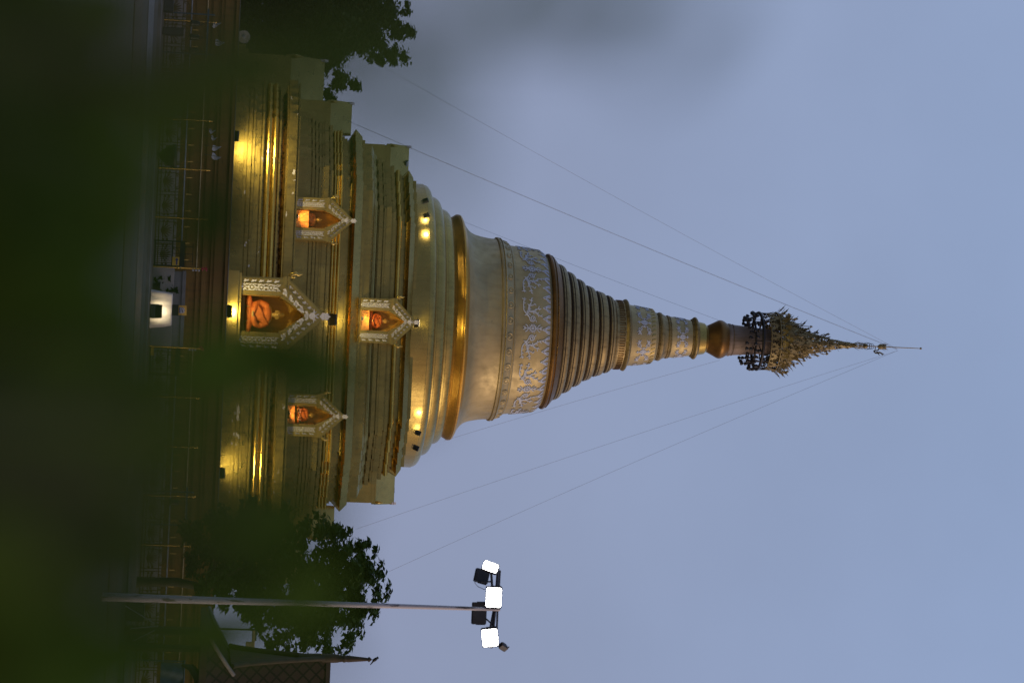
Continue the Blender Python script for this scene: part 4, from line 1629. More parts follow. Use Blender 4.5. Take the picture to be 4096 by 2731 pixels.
# gate leaves
for (pa, pb, lab) in ((965, 1062, 'open black gate leaf with yellow arrow sign left of the table'), (1394, 1500, 'open slatted black gate leaf right of the table')):
    xa, xb = P(690, pa, FY - .25).x, P(690, pb, FY - .25).x
    w_ = xb - xa
    root = thing('gate_leaf', lab, 'gate', ((xa + xb) / 2, FY - .25, gz), 0, 'gate leaves of the terrace entrance')
    m = M()
    for x in (-w_ / 2, w_ / 2):
        m.box((x, 0, .60), (.05, .05, 1.2))
    for z in (.06, .72):
        m.box((0, 0, z), (w_ - .05, .04, .06))
    m.box((0, 0, 1.10), (w_ - .05, .06, .18))
    m.build('frame', MAT['dark'], root)
    m = M()
    for i in range(1, 12):
        m.box((-w_ / 2 + w_ * i / 12, 0, .38), (.022, .02, .60))
        if i % 3 == 0:
            m.box((-w_ / 2 + w_ * i / 12, 0, .88), (.022, .02, .26))
    m.build('lower_bars', MAT['dark'], root)
    m = M()
    for i in range(3):
        m.box((-w_ * .3 + i * w_ * .3, 0, 1.36), (.022, .02, .34))
    m.box((0, 0, 1.50), (w_ * .9, .022, .022))
    m.build('upper_bars', MAT['dark'], root)
    if pa < 1300:
        m = M()
        m.box((w_ * .32, -.04, .86), (.33, .015, .26))
        m.ribbon([(w_ * .32 + .14, .90), (w_ * .32 - .06, .90)], .06, lambda u, v, d: Vector((u, -.048 - d, v)), .003, 1)
        m.ribbon([(w_ * .32 - .04, .90), (w_ * .32 - .14, .90)], [.15, .004], lambda u, v, d: Vector((u, -.048 - d, v)), .003, 1)
        m.build('arrow_sign', [MAT['yellow'], MAT['blue']], root)
    else:
        m = M()
        m.box((-w_ * .36, -.05, .12), (.30, .02, .11))
        m.build('yellow_plate', MAT['yellow'], root)

# bell racks
BY = 93.6


def bell_rack(pys_posts, beam_px, span, label):
    xs = [P(760, q_, BY).x for q_ in pys_posts]
    zb_ = PZ(beam_px, (span[0] + span[1]) / 2, BY)
    xa, xb = P(beam_px, span[0], BY).x, P(beam_px, span[1], BY).x
    root = thing('bell_rack', label, 'rack', (xs[0], BY, gz))
    m = M()
    m.box(((xa + xb) / 2 - xs[0], 0, zb_ - gz), (xb - xa, .07, .07))
    m.build('beam', MAT['bluepost'], root)
    for x in xs:
        m = M()
        m.box((x - xs[0], 0, (zb_ - gz + .18) / 2), (.05, .05, zb_ - gz + .18))
        m.lathe([(.03, 0), (.04, .03), (.003, .09)], 8, (x - xs[0], 0, zb_ - gz + .18))
        m.build('post', MAT['bluepost'], root)
    return zb_


bproto = None
zb_ = bell_rack((55, 215), 830, (36, 235), 'blue steel rack of hanging bells before the brown wall, left end')
bells = [(95, zb_, 'black bronze bell under the blue beam, nearest the brass pole'), (150, zb_, 'black bronze bell under the blue beam, between two others'), (205, zb_, 'black bronze bell half hidden by leaves on the left rack')]
zb2 = bell_rack((1968, 2100), 746, (1948, 2120), 'blue steel bell rack beside the right tree')
bells.append((2008, zb2, 'black bronze bell on the rack beside the right tree'))
for py, zz, lab in bells:
    loc = (P(790, py, BY).x if py < 1000 else P(705, py, BY).x, BY, zz - .66)
    if bproto is None:
        root = thing('bronze_bell', lab, 'bell', loc, 0, 'hanging temple bells')
        m = M()
        m.lathe([(.125, .02), (.135, 0), (.13, .05), (.118, .10), (.115, .26), (.105, .31), (.075, .345), (.05, .36)], 20)
        m.build('bell_body', MAT['bell'], root)
        m = M()
        m.tube([(-.04, 0, .35), (-.05, 0, .43), (-.02, 0, .47), (.02, 0, .47), (.05, 0, .43), (.04, 0, .35)], .016, 6)
        m.tube([(0, 0, .46), (0, 0, .63)], .010, 5)
        m.build('hanger', MAT['bell'], root)
        bproto = root
    else:
        copy_tree(bproto, None, lab, location=loc)

# pennants
for i, (px, py, s_, a, lab) in enumerate(((852, 95, .34, .9, 'pale triangular pennant above the first hanging bell'), (862, 165, .40, .1, 'long pale pennant above the left rack'), (838, 520, .26, .2, 'pale blue pennant highest over the left urn'),
                                     (846, 548, .24, -.1, 'narrow blue pennant over the left urn'), (850, 586, .36, .5, 'broad white pennant over the left urn'), (848, 622, .38, -.5, 'drooping white pennant right of the broad one'))):
    c = P(px, py, BY)
    root = thing('pennant', lab, 'flag', (c.x, BY, c.z), 0, 'pennants along the upper rail')
    m = M()
    d_ = Vector((math.cos(a) * .2 + .0, 0, 1)).normalized()
    sd = Vector((1, 0, -.2)).normalized()
    nn = 6
    L = []
    for j in range(nn + 1):
        t = j / nn
        c_ = d_ * (s_ * t) + Vector((.06 * math.sin(4 * t + a), .05 * math.sin(5 * t), 0))
        w_ = s_ * .38 * (1 - t) * (1 if j else .6)
        L.append((c_ - sd * w_, c_ + sd * w_))
    for off_ in (0, .008):
        m.loft([[p + Vector((0, off_, 0)) for p in q_] for q_ in L], 0, True, False, False)
    m.build('cloth', MAT['flag'], root)
    m = M()
    m.tube([(-.03, .01, -.32), (0, .01, 0), d_ * s_ * .5 + Vector((0, .01, 0))], .010, 5)
    m.build('stick', MAT['darkgrey'], root)

# dark boxes and urns in front of the fence
for (ya, yb, xt, xb_, lab) in ((112, 143, 735, 645, 'tall narrow black box standing before the fence'), (-20, 52, 695, 645, 'wide low black box at the left end of the fence')):
    Yb = 92.6
    x0, x1 = P(690, ya, Yb).x, P(690, yb, Yb).x
    zt_ = PZ(xt, (ya + yb) / 2, Yb)
    root = thing('speaker_box', lab, 'speaker', ((x0 + x1) / 2, Yb, gz))
    m = M()
    h_ = zt_ - gz
    m.box((0, 0, h_ / 2), (x1 - x0, .34, h_), bev=.02)
    m.build('cabinet', MAT['dark'], root)
    m = M()
    m.box((0, -.174, h_ * .5), ((x1 - x0) * .84, .012, h_ * .88))
    m.build('grille', MAT['darkgrey'], root)
for (ya, yb, xt, lab) in ((575, 674, 706, 'big black bowl urn on a foot before the left fence'), (1762, 1855, 652, 'big black bowl urn on a foot before the right fence')):
    Yb = 92.4
    x0, x1 = P(690, ya, Yb).x, P(690, yb, Yb).x
    r_ = (x1 - x0) / 2
    zt_ = PZ(xt, (ya + yb) / 2, Yb) - gz
    root = thing('bowl_urn', lab, 'urn', ((x0 + x1) / 2, Yb, gz), 0, 'bowl urns before the fence')
    m = M()
    m.lathe([(r_ * .22, zt_ * .12), (r_ * .5, zt_ * .30), (r_ * .78, zt_ * .55), (r_ * .95, zt_ * .82), (r_, zt_ * .98), (r_ * .97, zt_), (r_ * .9, zt_ * .98), (r_ * .6, zt_ * .6), (.02, zt_ * .5)], 28, caps=False)
    m.build('bowl', MAT['dark'], root)
    m = M()
    m.lathe([(r_ * .42, 0), (r_ * .42, zt_ * .05), (r_ * .25, zt_ * .09), (r_ * .24, zt_ * .14)], 20)
    m.build('foot', MAT['dark'], root)

# loudspeaker horn over the terrace
c = P(974, 150, 98.6)
root = thing('horn_loudspeaker', 'round pale horn loudspeaker above the terrace in front of the left tree', 'loudspeaker', c)
m = M()
for a0, a1 in (((.26, -.14), (.24, -.13)),):
    pass
prof_h = [(.26, -.16), (.265, -.15), (.255, -.13), (.17, 0), (.08, .14), (.06, .20)]
loops = [[(r_ * math.cos(2 * PI * k / 28), y, r_ * math.sin(2 * PI * k / 28)) for k in range(28)] for r_, y in prof_h]
m.loft(loops, 0, True, True)
loops = [[(r_ * math.cos(2 * PI * k / 28), y, r_ * math.sin(2 * PI * k / 28)) for k in range(28)] for r_, y in ((.25, -.165), (.16, -.11), (.11, -.08))]
m.loft(loops, 0, True, False)
m.build('horn', MAT['horn'], root)
m = M()
loops = [[(r_ * math.cos(2 * PI * k / 20), y, r_ * math.sin(2 * PI * k / 20)) for k in range(20)] for r_, y in ((.001, -.20), (.07, -.19), (.075, -.16), (.06, -.10))]
m.loft(loops, 0, True, True)
m.build('driver', MAT['flag'], root)
m = M()
m.tube([(0, .1, -.05), (0, .12, TZ - c.z)], .025, 8)
m.build('pole', MAT['darkgrey'], root)

# ------------------------------------------------------------------ guy wires
wires = [((3592, 1397, 110), (1450, 220, 104), 'thin upper guy wire from the finial down behind the left tree'), ((3588, 1396, 110), (1395, 485, 105), 'thin lower guy wire from the finial to the left of the stupa'),
         ((3586, 1397, 110), (1395, 487, 104.5), 'second lower guy wire beside its twin left of the stupa'),
         ((3592, 1402, 110), (1425, 2115, 104), 'inner guy wire from the finial down towards the right tree'), ((3590, 1402, 110), (1555, 2285, 104), 'outer guy wire from the finial down towards the mast'),
         ((2900, 1290, 110), (1838, 880, 110), 'short stay wire from the bulb to the left of the bell lip'), ((2880, 1440, 110), (1775, 1762, 110), 'short stay wire from the bulb to the right of the bell lip')]
for a_, b_, lab in wires:
    A, B = P(*a_), P(*b_)
    m = M()
    pts = []
    for k in range(13):
        t = k / 12
        pts.append(A.lerp(B, t) - Vector((0, 0, (A - B).length * .010 * 4 * t * (1 - t))))
    m.tube(pts, .0048, 5)
    tag(m.build('guy_wire', MAT['wire']), lab, 'wire', 'guy wires of the stupa')

# ------------------------------------------------------------------ floodlight mast
MYd = ground_y(405, 2386)
mb = P(405, 2386, MYd)
mt = P(2000, 2436, MYd)
mast = thing('floodlight_mast', 'tall peeling white pole carrying a rack of floodlights', 'mast', (mb.x, MYd, 0))
m = M()
L = mt - mb
m.tube([(0, 0, 0), (L.x * .55, 0, L.z * .55), (L.x, 0, L.z)], [.105, .068, .042], 16)
m.build('pole', MAT['mast'], mast)
m = M()
rel = lambda px, py, dy=0: P(px, py, MYd + dy) - mb + Vector((0, 0, mb.z))
m.tube([rel(1992, 2275, .1), rel(1980, 2440, .1), rel(1965, 2590, .1)], .035, 6)
m.tube([rel(2000, 2280, .35), rel(1990, 2440, .35), rel(1985, 2580, .35)], .025, 6)
m.tube([rel(1965, 2290, .5), rel(1975, 2440, .5), rel(1950, 2570, .5)], .03, 6)
m.tube([rel(1925, 2325, .2), rel(1970, 2325, .2)], .02, 6)
m.tube([rel(1940, 2470, .2), rel(1975, 2500, .2)], .02, 6)
m.build('cross_bar', MAT['darkgrey'], mast)
m = M()
m.tube([rel(1915, 2282, .1), rel(1899, 2330, .1), rel(1912, 2345, .1), rel(1940, 2357, .1)], .008, 5)
m.build('cable', MAT['dark'], mast)
for (px, py, w_, h_, rl, yw, lit, lab) in ((1975, 2388, .52, .40, 0, 0, True, 'lit white floodlight in the middle of the mast rack'), (1962, 2266, .24, .40, 20, -22, True, 'lit white floodlight turned aside at the left end of the mast rack'),
                                          (1960, 2549, .48, .41, -9, 12, True, 'lit white floodlight at the right end of the mast rack'), (1918, 2452, .53, .37, 0, 0, False, 'unlit black floodlight hanging behind the mast pole top'),
                                          (1928, 2302, .33, .36, 12, -20, False, 'unlit black floodlight below the left lit lamp of the mast'), (2014, 2592, .20, .16, -50, 40, False, 'small unlit floodlight edge on at the right tip of the mast rack')):
    c = P(px, py, MYd - (.12 if lit else -.45))
    root = thing('floodlight', lab, 'floodlight', c, 0, 'floodlights on the mast')
    # local frame: x right, y depth, z up; rotated by the image tilt
    root.rotation_euler = (R(6 if lit else -8), R(rl), R(yw))
    m = M()
    m.box((0, .04, 0), (w_, .09, h_), bev=.02)
    for k in range(7):
        m.box((-w_ * .42 + k * w_ * .14, .10, 0), (.01, .04, h_ * .85))
    m.build('housing', MAT['darkgrey'], root)
    m = M()
    rad_c, lens = .045, []
    for qx, qz, a0 in ((1, 1, 0), (-1, 1, 90), (-1, -1, 180), (1, -1, 270)):
        for k in range(5):
            t = R(a0 + k * 22.5)
            lens.append((qx * (w_ * .45 - rad_c) + rad_c * math.cos(t), qz * (h_ * .45 - rad_c) + rad_c * math.sin(t)))
    yl = -.012 if lit else .128
    m.loft([[(x, yl + .006, z) for x, z in lens], [(x, yl, z) for x, z in lens]], 0, False, True)
    m.build('lens', MAT['lit_white'] if lit else MAT['lamp_glass'], root)
    m = M()
    for sx_ in (-1, 1):
        m.box((sx_ * (w_ / 2 + .012), .05, .05), (.014, .03, h_ * .6))
    m.build('bracket', MAT['dark'], root)

# ------------------------------------------------------------------ pavilion at the right
PYn, PYf = 74.6, 79.4
gx = P(1000, 2603, PYf).x
gxn = gx
zr = PZ(1308, 2664, 77)
ze = PZ(925, 2690, PYn)
pv = thing('pavilion', 'open wooden pavilion with steep tiled roof beside the mast', 'pavilion', (gx, 77, 0))
XE = 9.0


def rc(t):            # concave roof section: t 0 eave .. 1 ridge
    return (2.4 * (1 - t), ze + (zr - ze) * (t ** 1.35))


m = M()
for sy in (-1, 1):
    rows = []
    for k in range(9):
        y, z = rc(k / 8)
        rows.append([(-.12, sy * y, z), (XE, sy * y, z)])
    for k in range(8, -1, -1):
        y, z = rc(k / 8)
        rows.append([(-.12, sy * y * .96, z - .10), (XE, sy * y * .96, z - .10)])
    m.loft(rows, 0, False, False, False)
m.build('roof', MAT['tile'], pv)
m = M()
for sy in (-1, 1):
    pts = [(-.16, sy * rc(k / 8)[0], rc(k / 8)[1] + .02) for k in range(9)]
    m.tube(pts, .085, 6)
m.build('bargeboard', MAT['wood'], pv)
m = M()
gp = [(-2.2, ze)] + [(-rc(k / 8)[0] * .95, rc(k / 8)[1] - .1) for k in range(1, 9)] + [(rc(k / 8)[0] * .95, rc(k / 8)[1] - .1) for k in range(7, 0, -1)] + [(2.2, ze)]
n = len(gp)
m.add([(-.10, y, z) for y, z in gp] + [(-.02, y, z) for y, z in gp], [tuple(range(n)), tuple(range(2 * n - 1, n - 1, -1))] + [(i, n + i, n + (i + 1) % n, (i + 1) % n) for i in range(n)])
m.build('gable_panel', MAT['wood'], pv)
m = M()
m.box((XE / 2, 0, zr + .04), (XE + .2, .16, .14))
m.build('ridge', MAT['wood'], pv)
m = M()
zf = PZ(1487, 2672, 77) - zr
m.lathe([(.13, -.9), (.15, -.3), (.14, .25), (.10, zf * .34), (.12, zf * .36), (.12, zf * .40), (.10, zf * .42), (.11, zf * .46), (.06, zf * .85), (.05, zf * .9), (.09, zf * .93), (.02, zf * .99)], 12, (-.16, 0, zr))
m.build('finial', MAT['wood'], pv)
# lower skirt roof with pale hip
sk = M()
lo = [(-1.25, -3.7), (XE, -3.7), (XE, 3.7), (-1.25, 3.7)]
hi = [(.1, -2.45), (XE, -2.45), (XE, 2.45), (.1, 2.45)]
zl = PZ(826, 2650, 73.3)
rows = []
for k in range(5):
    t = k / 4
    rows.append([(lo[i][0] * (1 - t) + hi[i][0] * t, lo[i][1] * (1 - t) + hi[i][1] * t, zl + (ze + .02 - zl) * t ** 1.15) for i in range(4)])
sk.loft(rows, 0, False, False)
sk.build('skirt_roof', MAT['tile'], pv)
for sy in (-1, 1):
    m = M()
    m.tube([(r_[0][0], sy * abs(r_[0][1]), r_[0][2] + .05) for r_ in rows], .07, 6)
    m.build('hip_ridge', MAT['fascia'], pv)
m = M()
m.box(((XE - 1.25) / 2, -3.66, zl - .10), (XE + 1.25, .08, .22))
m.box((-1.21, 0, zl - .10), (.08, 7.2, .22))
m.box(((XE - 1.25) / 2, 3.66, zl - .10), (XE + 1.25, .08, .22))
m.build('eave_board', MAT['wood'], pv)
m = M()
m.box(((XE - .9) / 2, -3.0, zl - .05), (XE + .6, .16, .2))
m.box(((XE - .9) / 2, 3.0, zl - .05), (XE + .6, .16, .2))
m.build('beam', MAT['wood'], pv)
for (x, y) in ((P(650, 2590, 74.0).x - gx, -3.0), (P(650, 2522, 80.0).x - gx, 3.0), (4.0, -3.0), (4.0, 3.0), (8.4, -3.0), (8.4, 3.0)):
    m = M()
    m.lathe([(.16, 0), (.16, .12), (.115, .16), (.105, zl - .15)], 12, (x, y, 0))
    m.build('post', MAT['wood'], pv)
m = M()
bpx = P(760, 2690, 73.6).x - gx
for k in range(1):
    pts = [(.9, -3.2, zl - .1), (.45, -3.2, zl - .25), (.15, -3.2, zl - .6), (.0, -3.2, zl - 1.0)]
    m.tube([(bpx + .6, -3.3, zl - .1), (bpx + .15, -3.3, zl - .2), (bpx - .15, -3.3, zl - .45), (bpx - .22, -3.3, zl - .75)], [.20, .17, .12, .03], 8)
m.build('curved_bracket', MAT['dark'], pv)
# bird on the finial
bd = thing('perched_bird', 'small dark bird perched on the pavilion finial', 'bird', (gx - .16, 77, zr + zf))
b = M()
b.ball((0, 0, .09), (.055, .06, .10), 12, 8, rot=Matrix.Rotation(R(-40), 3, 'Y'))
b.ball((-.055, 0, .17), (.04, .04, .042), 10, 8)
b.tube([(-.08, 0, .17), (-.13, 0, .165)], [.014, .002], 6)
b.tube([(.05, 0, .04), (.18, 0, -.06)], [.03, .012], 6)
for sy in (-1, 1):
    b.tube([(0, sy * .02, .04), (.0, sy * .02, .0)], .012, 5)
remeshed(b, 'body', MAT['dark'], bd, .011, 2)
# blue awning hanging by the pavilion
Yaw_ = 83.0
A = P(735, 2650, Yaw_)
Bq = P(640, 2735, Yaw_)
m = M()
rows = []
for k in range(7):
    t = k / 6
    rows.append([(A.x + (Bq.x - A.x) * u, Yaw_ + .05 * math.sin(u * 9 + t * 2), A.z + (Bq.z - A.z) * t) for u in [i / 14 for i in range(15)]])
m.loft(rows, 0, True, False, False)
m.loft([[(x, y + .012, z) for x, y, z in r_] for r_ in rows], 0, True, False, False)
aw = thing('hanging_awning', 'blue cloth awning hung from a rod near the pavilion', 'awning', (0, 0, 0))
m.build('cloth', MAT['bluecloth'], aw)
m = M()
m.tube([A + Vector((-.1, 0, .02)), Vector((Bq.x + .3, Yaw_, A.z + .02))], .03, 8)
m.tube([A + Vector((-.05, .03, 0)), Vector((A.x - .05, Yaw_ + .03, 0))], .025, 8)
m.build('rod', MAT['bluepost'], aw)
# pale lamp head by the tree
c = P(1008, 2555, 84)
root = thing('street_lamp', 'cream angular lamp head on a grey arm in front of the right tree', 'street lamp', (c.x, 84, 0))
m = M()
m.box((0, 0, c.z + .05), (.62, .22, .10), bev=.02)
m.box((.20, 0, c.z - .10), (.2, .2, .22), bev=.02)
m.add([(.30, -.1, c.z), (.34, -.1, c.z), (.34, -.1, c.z - .32), (.30, .1, c.z), (.34, .1, c.z), (.34, .1, c.z - .32)], [(0, 1, 2), (5, 4, 3), (0, 3, 4, 1), (1, 4, 5, 2), (2, 5, 3, 0)])
m.build('lamp_head', MAT['cream'], root)
m = M()
m.tube([(-.33, 0, 0), (-.33, 0, c.z + .05), (-.30, 0, c.z + .12), (.05, 0, c.z + .12)], .035, 8)
m.build('pole', MAT['darkgrey'], root)
# work benches / black crates below the mast
for (ya, yb, xt, xb_, Yb, lab) in ((2405, 2480, 570, 498, 80.0, 'black cabinet below the crossed struts right of the mast'), (2528, 2590, 580, 535, 81.0, 'black crate between the two pavilion posts')):
    x0, x1 = P(550, ya, Yb).x, P(550, yb, Yb).x
    z0_, z1_ = max(.07, PZ(xb_, (ya + yb) / 2, Yb)), PZ(xt, (ya + yb) / 2, Yb)
    root = thing('cabinet', lab, 'cabinet', ((x0 + x1) / 2, Yb, .06))
    m = M()
    m.box((0, 0, z1_ / 2), (x1 - x0, .5, z1_), bev=.02)
    m.build('carcass', MAT['dark'], root)
    m = M()
    m.box((-(x1 - x0) * .24, -.256, z1_ / 2), ((x1 - x0) * .46, .012, z1_ * .9))
    m.build('door', MAT['darkgrey'], root)
    m = M()
    m.box(((x1 - x0) * .24, -.256, z1_ / 2), ((x1 - x0) * .46, .012, z1_ * .9))
    m.build('door', MAT['darkgrey'], root)
m = M()
m.tube([P(500, 2420, 79), P(615, 2490, 79)], .018, 6)
m.tube([P(535, 2560, 79), P(620, 2518, 79)], .018, 6)
m.tube([P(520, 2512, 79), P(632, 2502, 79)], .022, 6)
tag(m.build('folding_frame', MAT['rail']), 'pale crossed struts of a folded frame beside the mast', 'frame')


# ------------------------------------------------------------------ trees
def tree(name, label, clumps, leaf, n_leaf, mat, trunk_pts, trunk_r, seed, limbs=9):
    rg = random.Random(seed)
    base = trunk_pts[0]
    root = thing(name, label, 'tree', (base[0], base[1], 0))
    rb = Vector((base[0], base[1], 0))
    m = M()
    m.tube([Vector(p) - rb for p in trunk_pts], trunk_r, 10)
    m.build('trunk', MAT['bark'], root)
    tip = Vector(trunk_pts[-1])
    m = M()
    for k in range(limbs):
        c_, r_ = clumps[k % len(clumps)]
        mid = tip.lerp(c_, .5) + Vector((rg.uniform(-.3, .3), rg.uniform(-.3, .3), -.25))
        st_ = Vector(trunk_pts[-2]).lerp(tip, rg.random())
        m.tube([st_ - rb, mid - rb, c_ - rb], [trunk_r[-1] * .7, trunk_r[-1] * .45, trunk_r[-1] * .12], 6)
    m.build('limb', MAT['bark'], root)
    m = M()
    tot = sum(r_ ** 2 for _, r_ in clumps)
    for c_, r_ in clumps:
        nsub = max(3, int(r_ * 7))
        subs = []
        for _ in range(nsub):
            d_ = Vector((rg.gauss(0, 1), rg.gauss(0, 1), rg.gauss(0, 1))).normalized()
            subs.append((c_ + d_ * r_ * (rg.random() ** .4) * .9, r_ * rg.uniform(.22, .42)))
        k_ = int(n_leaf * r_ ** 2 / tot)
        for _ in range(k_):
            sc_, sr_ = subs[rg.randrange(nsub)]
            p = sc_ + Vector((rg.gauss(0, 1), rg.gauss(0, 1), rg.gauss(0, .8))) * sr_ * .62 - rb
            a = rg.uniform(0, 2 * PI)
            d_ = Vector((math.cos(a), math.sin(a), rg.uniform(-.9, .35))).normalized()
            s_ = d_.cross(Vector((rg.uniform(-.5, .5), rg.uniform(-.5, .5), 1))).normalized()
            u_ = d_.cross(s_)
            L_ = leaf * rg.uniform(.6, 1.25)
            m.add([p, p + d_ * L_ * .45 + s_ * L_ * .34, p + d_ * L_ + u_ * L_ * .1, p + d_ * L_ * .45 - s_ * L_ * .34], [(0, 1, 2, 3)])
    m.build('crown', mat, root)
    return root


rg = random.Random(11)
cl = []
# crown positions measured on the photograph, each pushed to its own depth
for px, py, r_, n in ((1000, 60, 1.3, 3), (1120, 40, 1.6, 3), (1250, 60, 1.7, 4), (1380, 60, 1.7, 4), (1490, 40, 1.3, 3), (1565, 60, .8, 2), (1600, 130, .62, 2), (1540, 200, .75, 2), (1470, 170, 1.0, 3), (1375, 200, 1.1, 3), (1270, 200, 1.3, 3), (1150, 190, 1.5, 3),
                      (1040, 190, 1.3, 3), (1340, 290, .7, 2), (1385, 330, .55, 2), (1430, 350, .32, 1), (1330, 380, .5, 2), (1350, 415, .3, 1), (1230, 320, .8, 2), (1110, 330, 1.0, 2), (1570, 255, .35, 1), (1620, 40, .4, 1), (1000, -120, 1.6, 3), (1200, -150, 2.0, 4), (1420, -130, 1.8, 4), (1600, -100, 1.0, 2)):
    for _ in range(n):
        cl.append((P(px + rg.gauss(0, 14), py + rg.gauss(0, 14), 131 + rg.uniform(-2.5, 2.5)), r_ * rg.uniform(.85, 1.1)))
tb_ = P(1000, -60, 131)
tree('broad_tree', 'dense dark tree rising behind the left side of the stupa', cl, .30, 80000, MAT['leaf_far'], [(tb_.x, 131, 0), (tb_.x + .1, 131, 3), (tb_.x - .1, 131, 6.5)], [.42, .34, .24], 5)
cl = []
for px, py, r_, n in ((780, 2110, .7, 2), (870, 2090, .8, 3), (960, 2095, .75, 2), (990, 2040, .35, 1), (1010, 2010, .2, 1), (1060, 2110, .8, 2), (1120, 2060, .45, 2), (1160, 2130, .8, 2), (1240, 2110, .55, 2), (1290, 2140, .7, 2), (1370, 2160, .5, 2), (1440, 2200, .55, 2), (1480, 2260, .45, 2), (1520, 2310, .32, 1), (1510, 2370, .35, 2), (1440, 2300, .8, 3),
                      (1420, 2400, .9, 3), (1470, 2440, .45, 2), (1330, 2250, 1.1, 3), (1200, 2230, 1.1, 3), (1080, 2220, 1.1, 3), (950, 2200, 1.0, 3), (830, 2200, .8, 2), (760, 2280, .5, 2), (1300, 2380, 1.1, 3), (1170, 2350, 1.1, 3), (1050, 2340, 1.1, 3), (920, 2330, .9, 3), (830, 2330, .6, 2), (1380, 2510, .8, 2), (1400, 2560, .4, 2), (1280, 2500, .9, 3), (1180, 2470, .9, 3), (1300, 2590, .45, 2), (1230, 2580, .5, 2), (1120, 2560, .6, 2), (1060, 2470, .8, 2), (1000, 2420, .8, 2), (950, 2440, .5, 1), (1440, 2250, .5, 1), (1250, 2310, .9, 2)):
    for _ in range(n):
        cl.append((P(px + rg.gauss(0, 12), py + rg.gauss(0, 12), 87.5 + rg.uniform(-2.2, 2.2)), r_ * rg.uniform(.85, 1.05)))
tb_ = P(640, 2330, 88)
tt = P(1000, 2335, 88)
cl = [(c_, r_ * .86) for c_, r_ in cl]
for px, py, r_ in ((1005, 1998, .16), (985, 2015, .2), (1030, 2012, .16), (1150, 2035, .2), (1262, 2060, .2), (1300, 2085, .22), (1350, 2110, .2), (1400, 2125, .22), (1455, 2165, .22), (1478, 2178, .16), (1500, 2215, .2), (1530, 2255, .2), (1545, 2300, .18), (1556, 2345, .16), (1552, 2385, .2), (1520, 2430, .22), (1495, 2470, .2), (1440, 2490, .2), (1450, 2530, .2), (1410, 2590, .22), (1330, 2620, .2), (1250, 2625, .2), (1180, 2615, .22)):
    cl.append((P(px, py, 87.5 + rg.uniform(-1, 1)), r_))
tree('leafy_tree', 'leafy green tree in front of the right side of the stupa', cl, .25, 27000, MAT['leaf_mid'], [(tb_.x, 88, 0), (tb_.x - .05, 88, 1.6), tuple(P(800, 2345, 88)), tuple(tt)], [.19, .16, .14, .10], 8, 14)


# ------------------------------------------------------------------ out-of-focus bushes right in front of the lens
def bush(name, label, base, spots, seed, leaf=(.055, .085), mat='leaf_near'):
    """leafy bush: stems rise from the ground at base, each leaf hangs on its own twig"""
    rg = random.Random(seed)
    root = thing(name, label, 'bush', base, 0, 'bushes close to the viewer')
    rb = Vector(base)
    st_, lf = M(), M()
    pts = []
    for (x0, x1, y0, y1, n, d0, d1) in spots:
        for _ in range(n):
            pts.append(P(rg.uniform(x0, x1), rg.uniform(y0, y1), rg.uniform(d0, d1)))
    hubs = []
    for k in range(max(3, len(pts) // 9)):
        c_ = pts[rg.randrange(len(pts))]
        hubs.append(Vector((c_.x + rg.uniform(-.03, .03), c_.y + rg.uniform(-.02, .05), 1.86 + rg.uniform(-.08, .04))))
    for h_ in hubs:
        mid = rb.lerp(h_, .55) + Vector((rg.uniform(-.05, .05), rg.uniform(-.05, .05), .1))
        st_.tube([Vector((0, 0, 0)), mid - rb, h_ - rb], [.008, .005, .0025], 6)
    for p in pts:
        h_ = min(hubs, key=lambda q_: (q_ - p).length)
        st_.tube([h_ - rb, (h_.lerp(p, .5) + Vector((0, .012, .01))) - rb, p - rb], [.0018, .0012, .0008], 4)
        a = rg.uniform(0, 2 * PI)
        L_ = rg.uniform(*leaf)
        d_ = Vector((math.cos(a), rg.uniform(-.5, .5), math.sin(a))).normalized()
        n_ = Vector((rg.uniform(-.6, .6), -1, rg.uniform(-.5, .8))).normalized()
        s_ = d_.cross(n_).normalized()
        n_ = s_.cross(d_)
        L2 = []
        for t, w_ in ((0, .02), (.06, .14), (.15, .31), (.27, .45), (.4, .52), (.53, .51), (.66, .43), (.78, .30), (.88, .17), (.95, .07), (1, .01)):
            cc = p - rb + d_ * (L_ * (t - .5)) - n_ * (L_ * .10 * (2 * t - 1) ** 2)
            L2.append([cc - s_ * (L_ * w_ * .5) + n_ * L_ * .05 * w_, cc, cc + s_ * (L_ * w_ * .5) + n_ * L_ * .05 * w_])
        lf.loft(L2, 0, True, False, False)
    st_.build('stem', MAT['green_stem'], root)
    lf.build('foliage', MAT[mat], root)


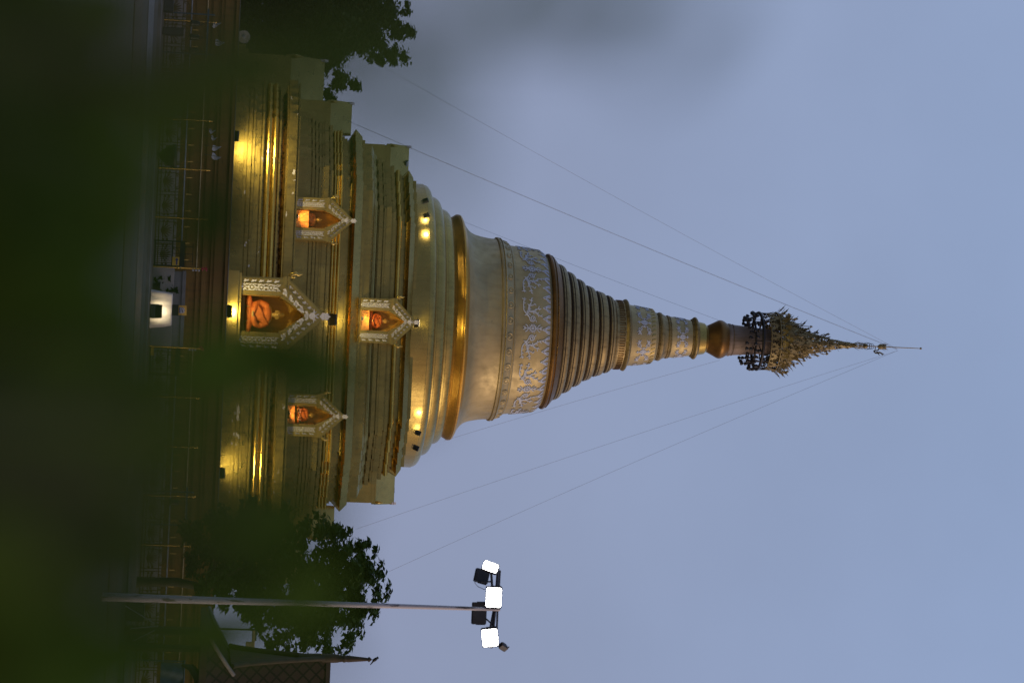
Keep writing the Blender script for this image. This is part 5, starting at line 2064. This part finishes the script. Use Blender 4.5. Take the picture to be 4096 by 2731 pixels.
bush('leafy_bush', 'blurred dark bush filling the low left foreground', (-.25, 1.25, 0),
     [(-150, 230, -100, 1000, 50, 1.0, 1.5), (200, 420, 0, 460, 12, 1.1, 1.6), (260, 500, 420, 1000, 9, 1.1, 1.5), (560, 760, 340, 480, 3, 1.4, 1.7), (720, 1000, 190, 320, 2, 1.4, 1.7), (780, 900, 760, 900, 2, 1.5, 1.7)], 21)
bush('leafy_bush', 'blurred dark bush filling the low middle foreground', (.02, 1.3, 0),
     [(-150, 260, 900, 1900, 54, 1.0, 1.5), (260, 460, 1250, 1900, 11, 1.1, 1.6), (480, 680, 1520, 1760, 4, 1.3, 1.6), (1020, 1380, 1410, 1490, 9, 1.9, 2.2), (720, 960, 1400, 1540, 3, 1.5, 1.9)], 22)
bush('leafy_bush', 'blurred dark bush filling the low right foreground', (.26, 1.25, 0),
     [(-150, 260, 1800, 2800, 52, 1.0, 1.5), (280, 520, 1900, 2250, 9, 1.1, 1.6), (300, 560, 2560, 2780, 4, 1.1, 1.5), (850, 1150, 2080, 2280, 4, 1.3, 1.7), (740, 900, 2450, 2600, 2, 1.4, 1.7), (1230, 1300, 2330, 2420, 1, 1.5, 1.7)], 23)
bush('leafy_branch_bush', 'blurred green sprig against the sky at the left edge', (-.32, .85, 0),
     [(1950, 2500, -90, 60, 6, .75, .95), (2350, 2800, 0, 200, 2, .60, .72), (1420, 1750, 150, 480, 2, .6, .72), (1450, 1700, 400, 620, 1, .6, .7)], 24, (.022, .042), 'leaf_young')
bush('leafy_sprig_bush', 'blurred thin green sprigs veiling the right half of the stupa base', (.12, .8, 0),
     [(1000, 1480, 1380, 1560, 3, .75, .95), (1000, 1480, 1780, 1950, 3, .75, .95), (1400, 1600, 1480, 1760, 2, .75, .95), (1050, 1350, 2080, 2450, 6, .8, 1.0), (1100, 1300, 2500, 2700, 2, .7, .9), (900, 1200, 220, 460, 8, .75, .95), (1000, 1250, 40, 260, 3, .75, .9), (560, 860, 1420, 2250, 12, .8, 1.05), (560, 760, 560, 980, 4, .8, 1.0)], 25, (.020, .034))
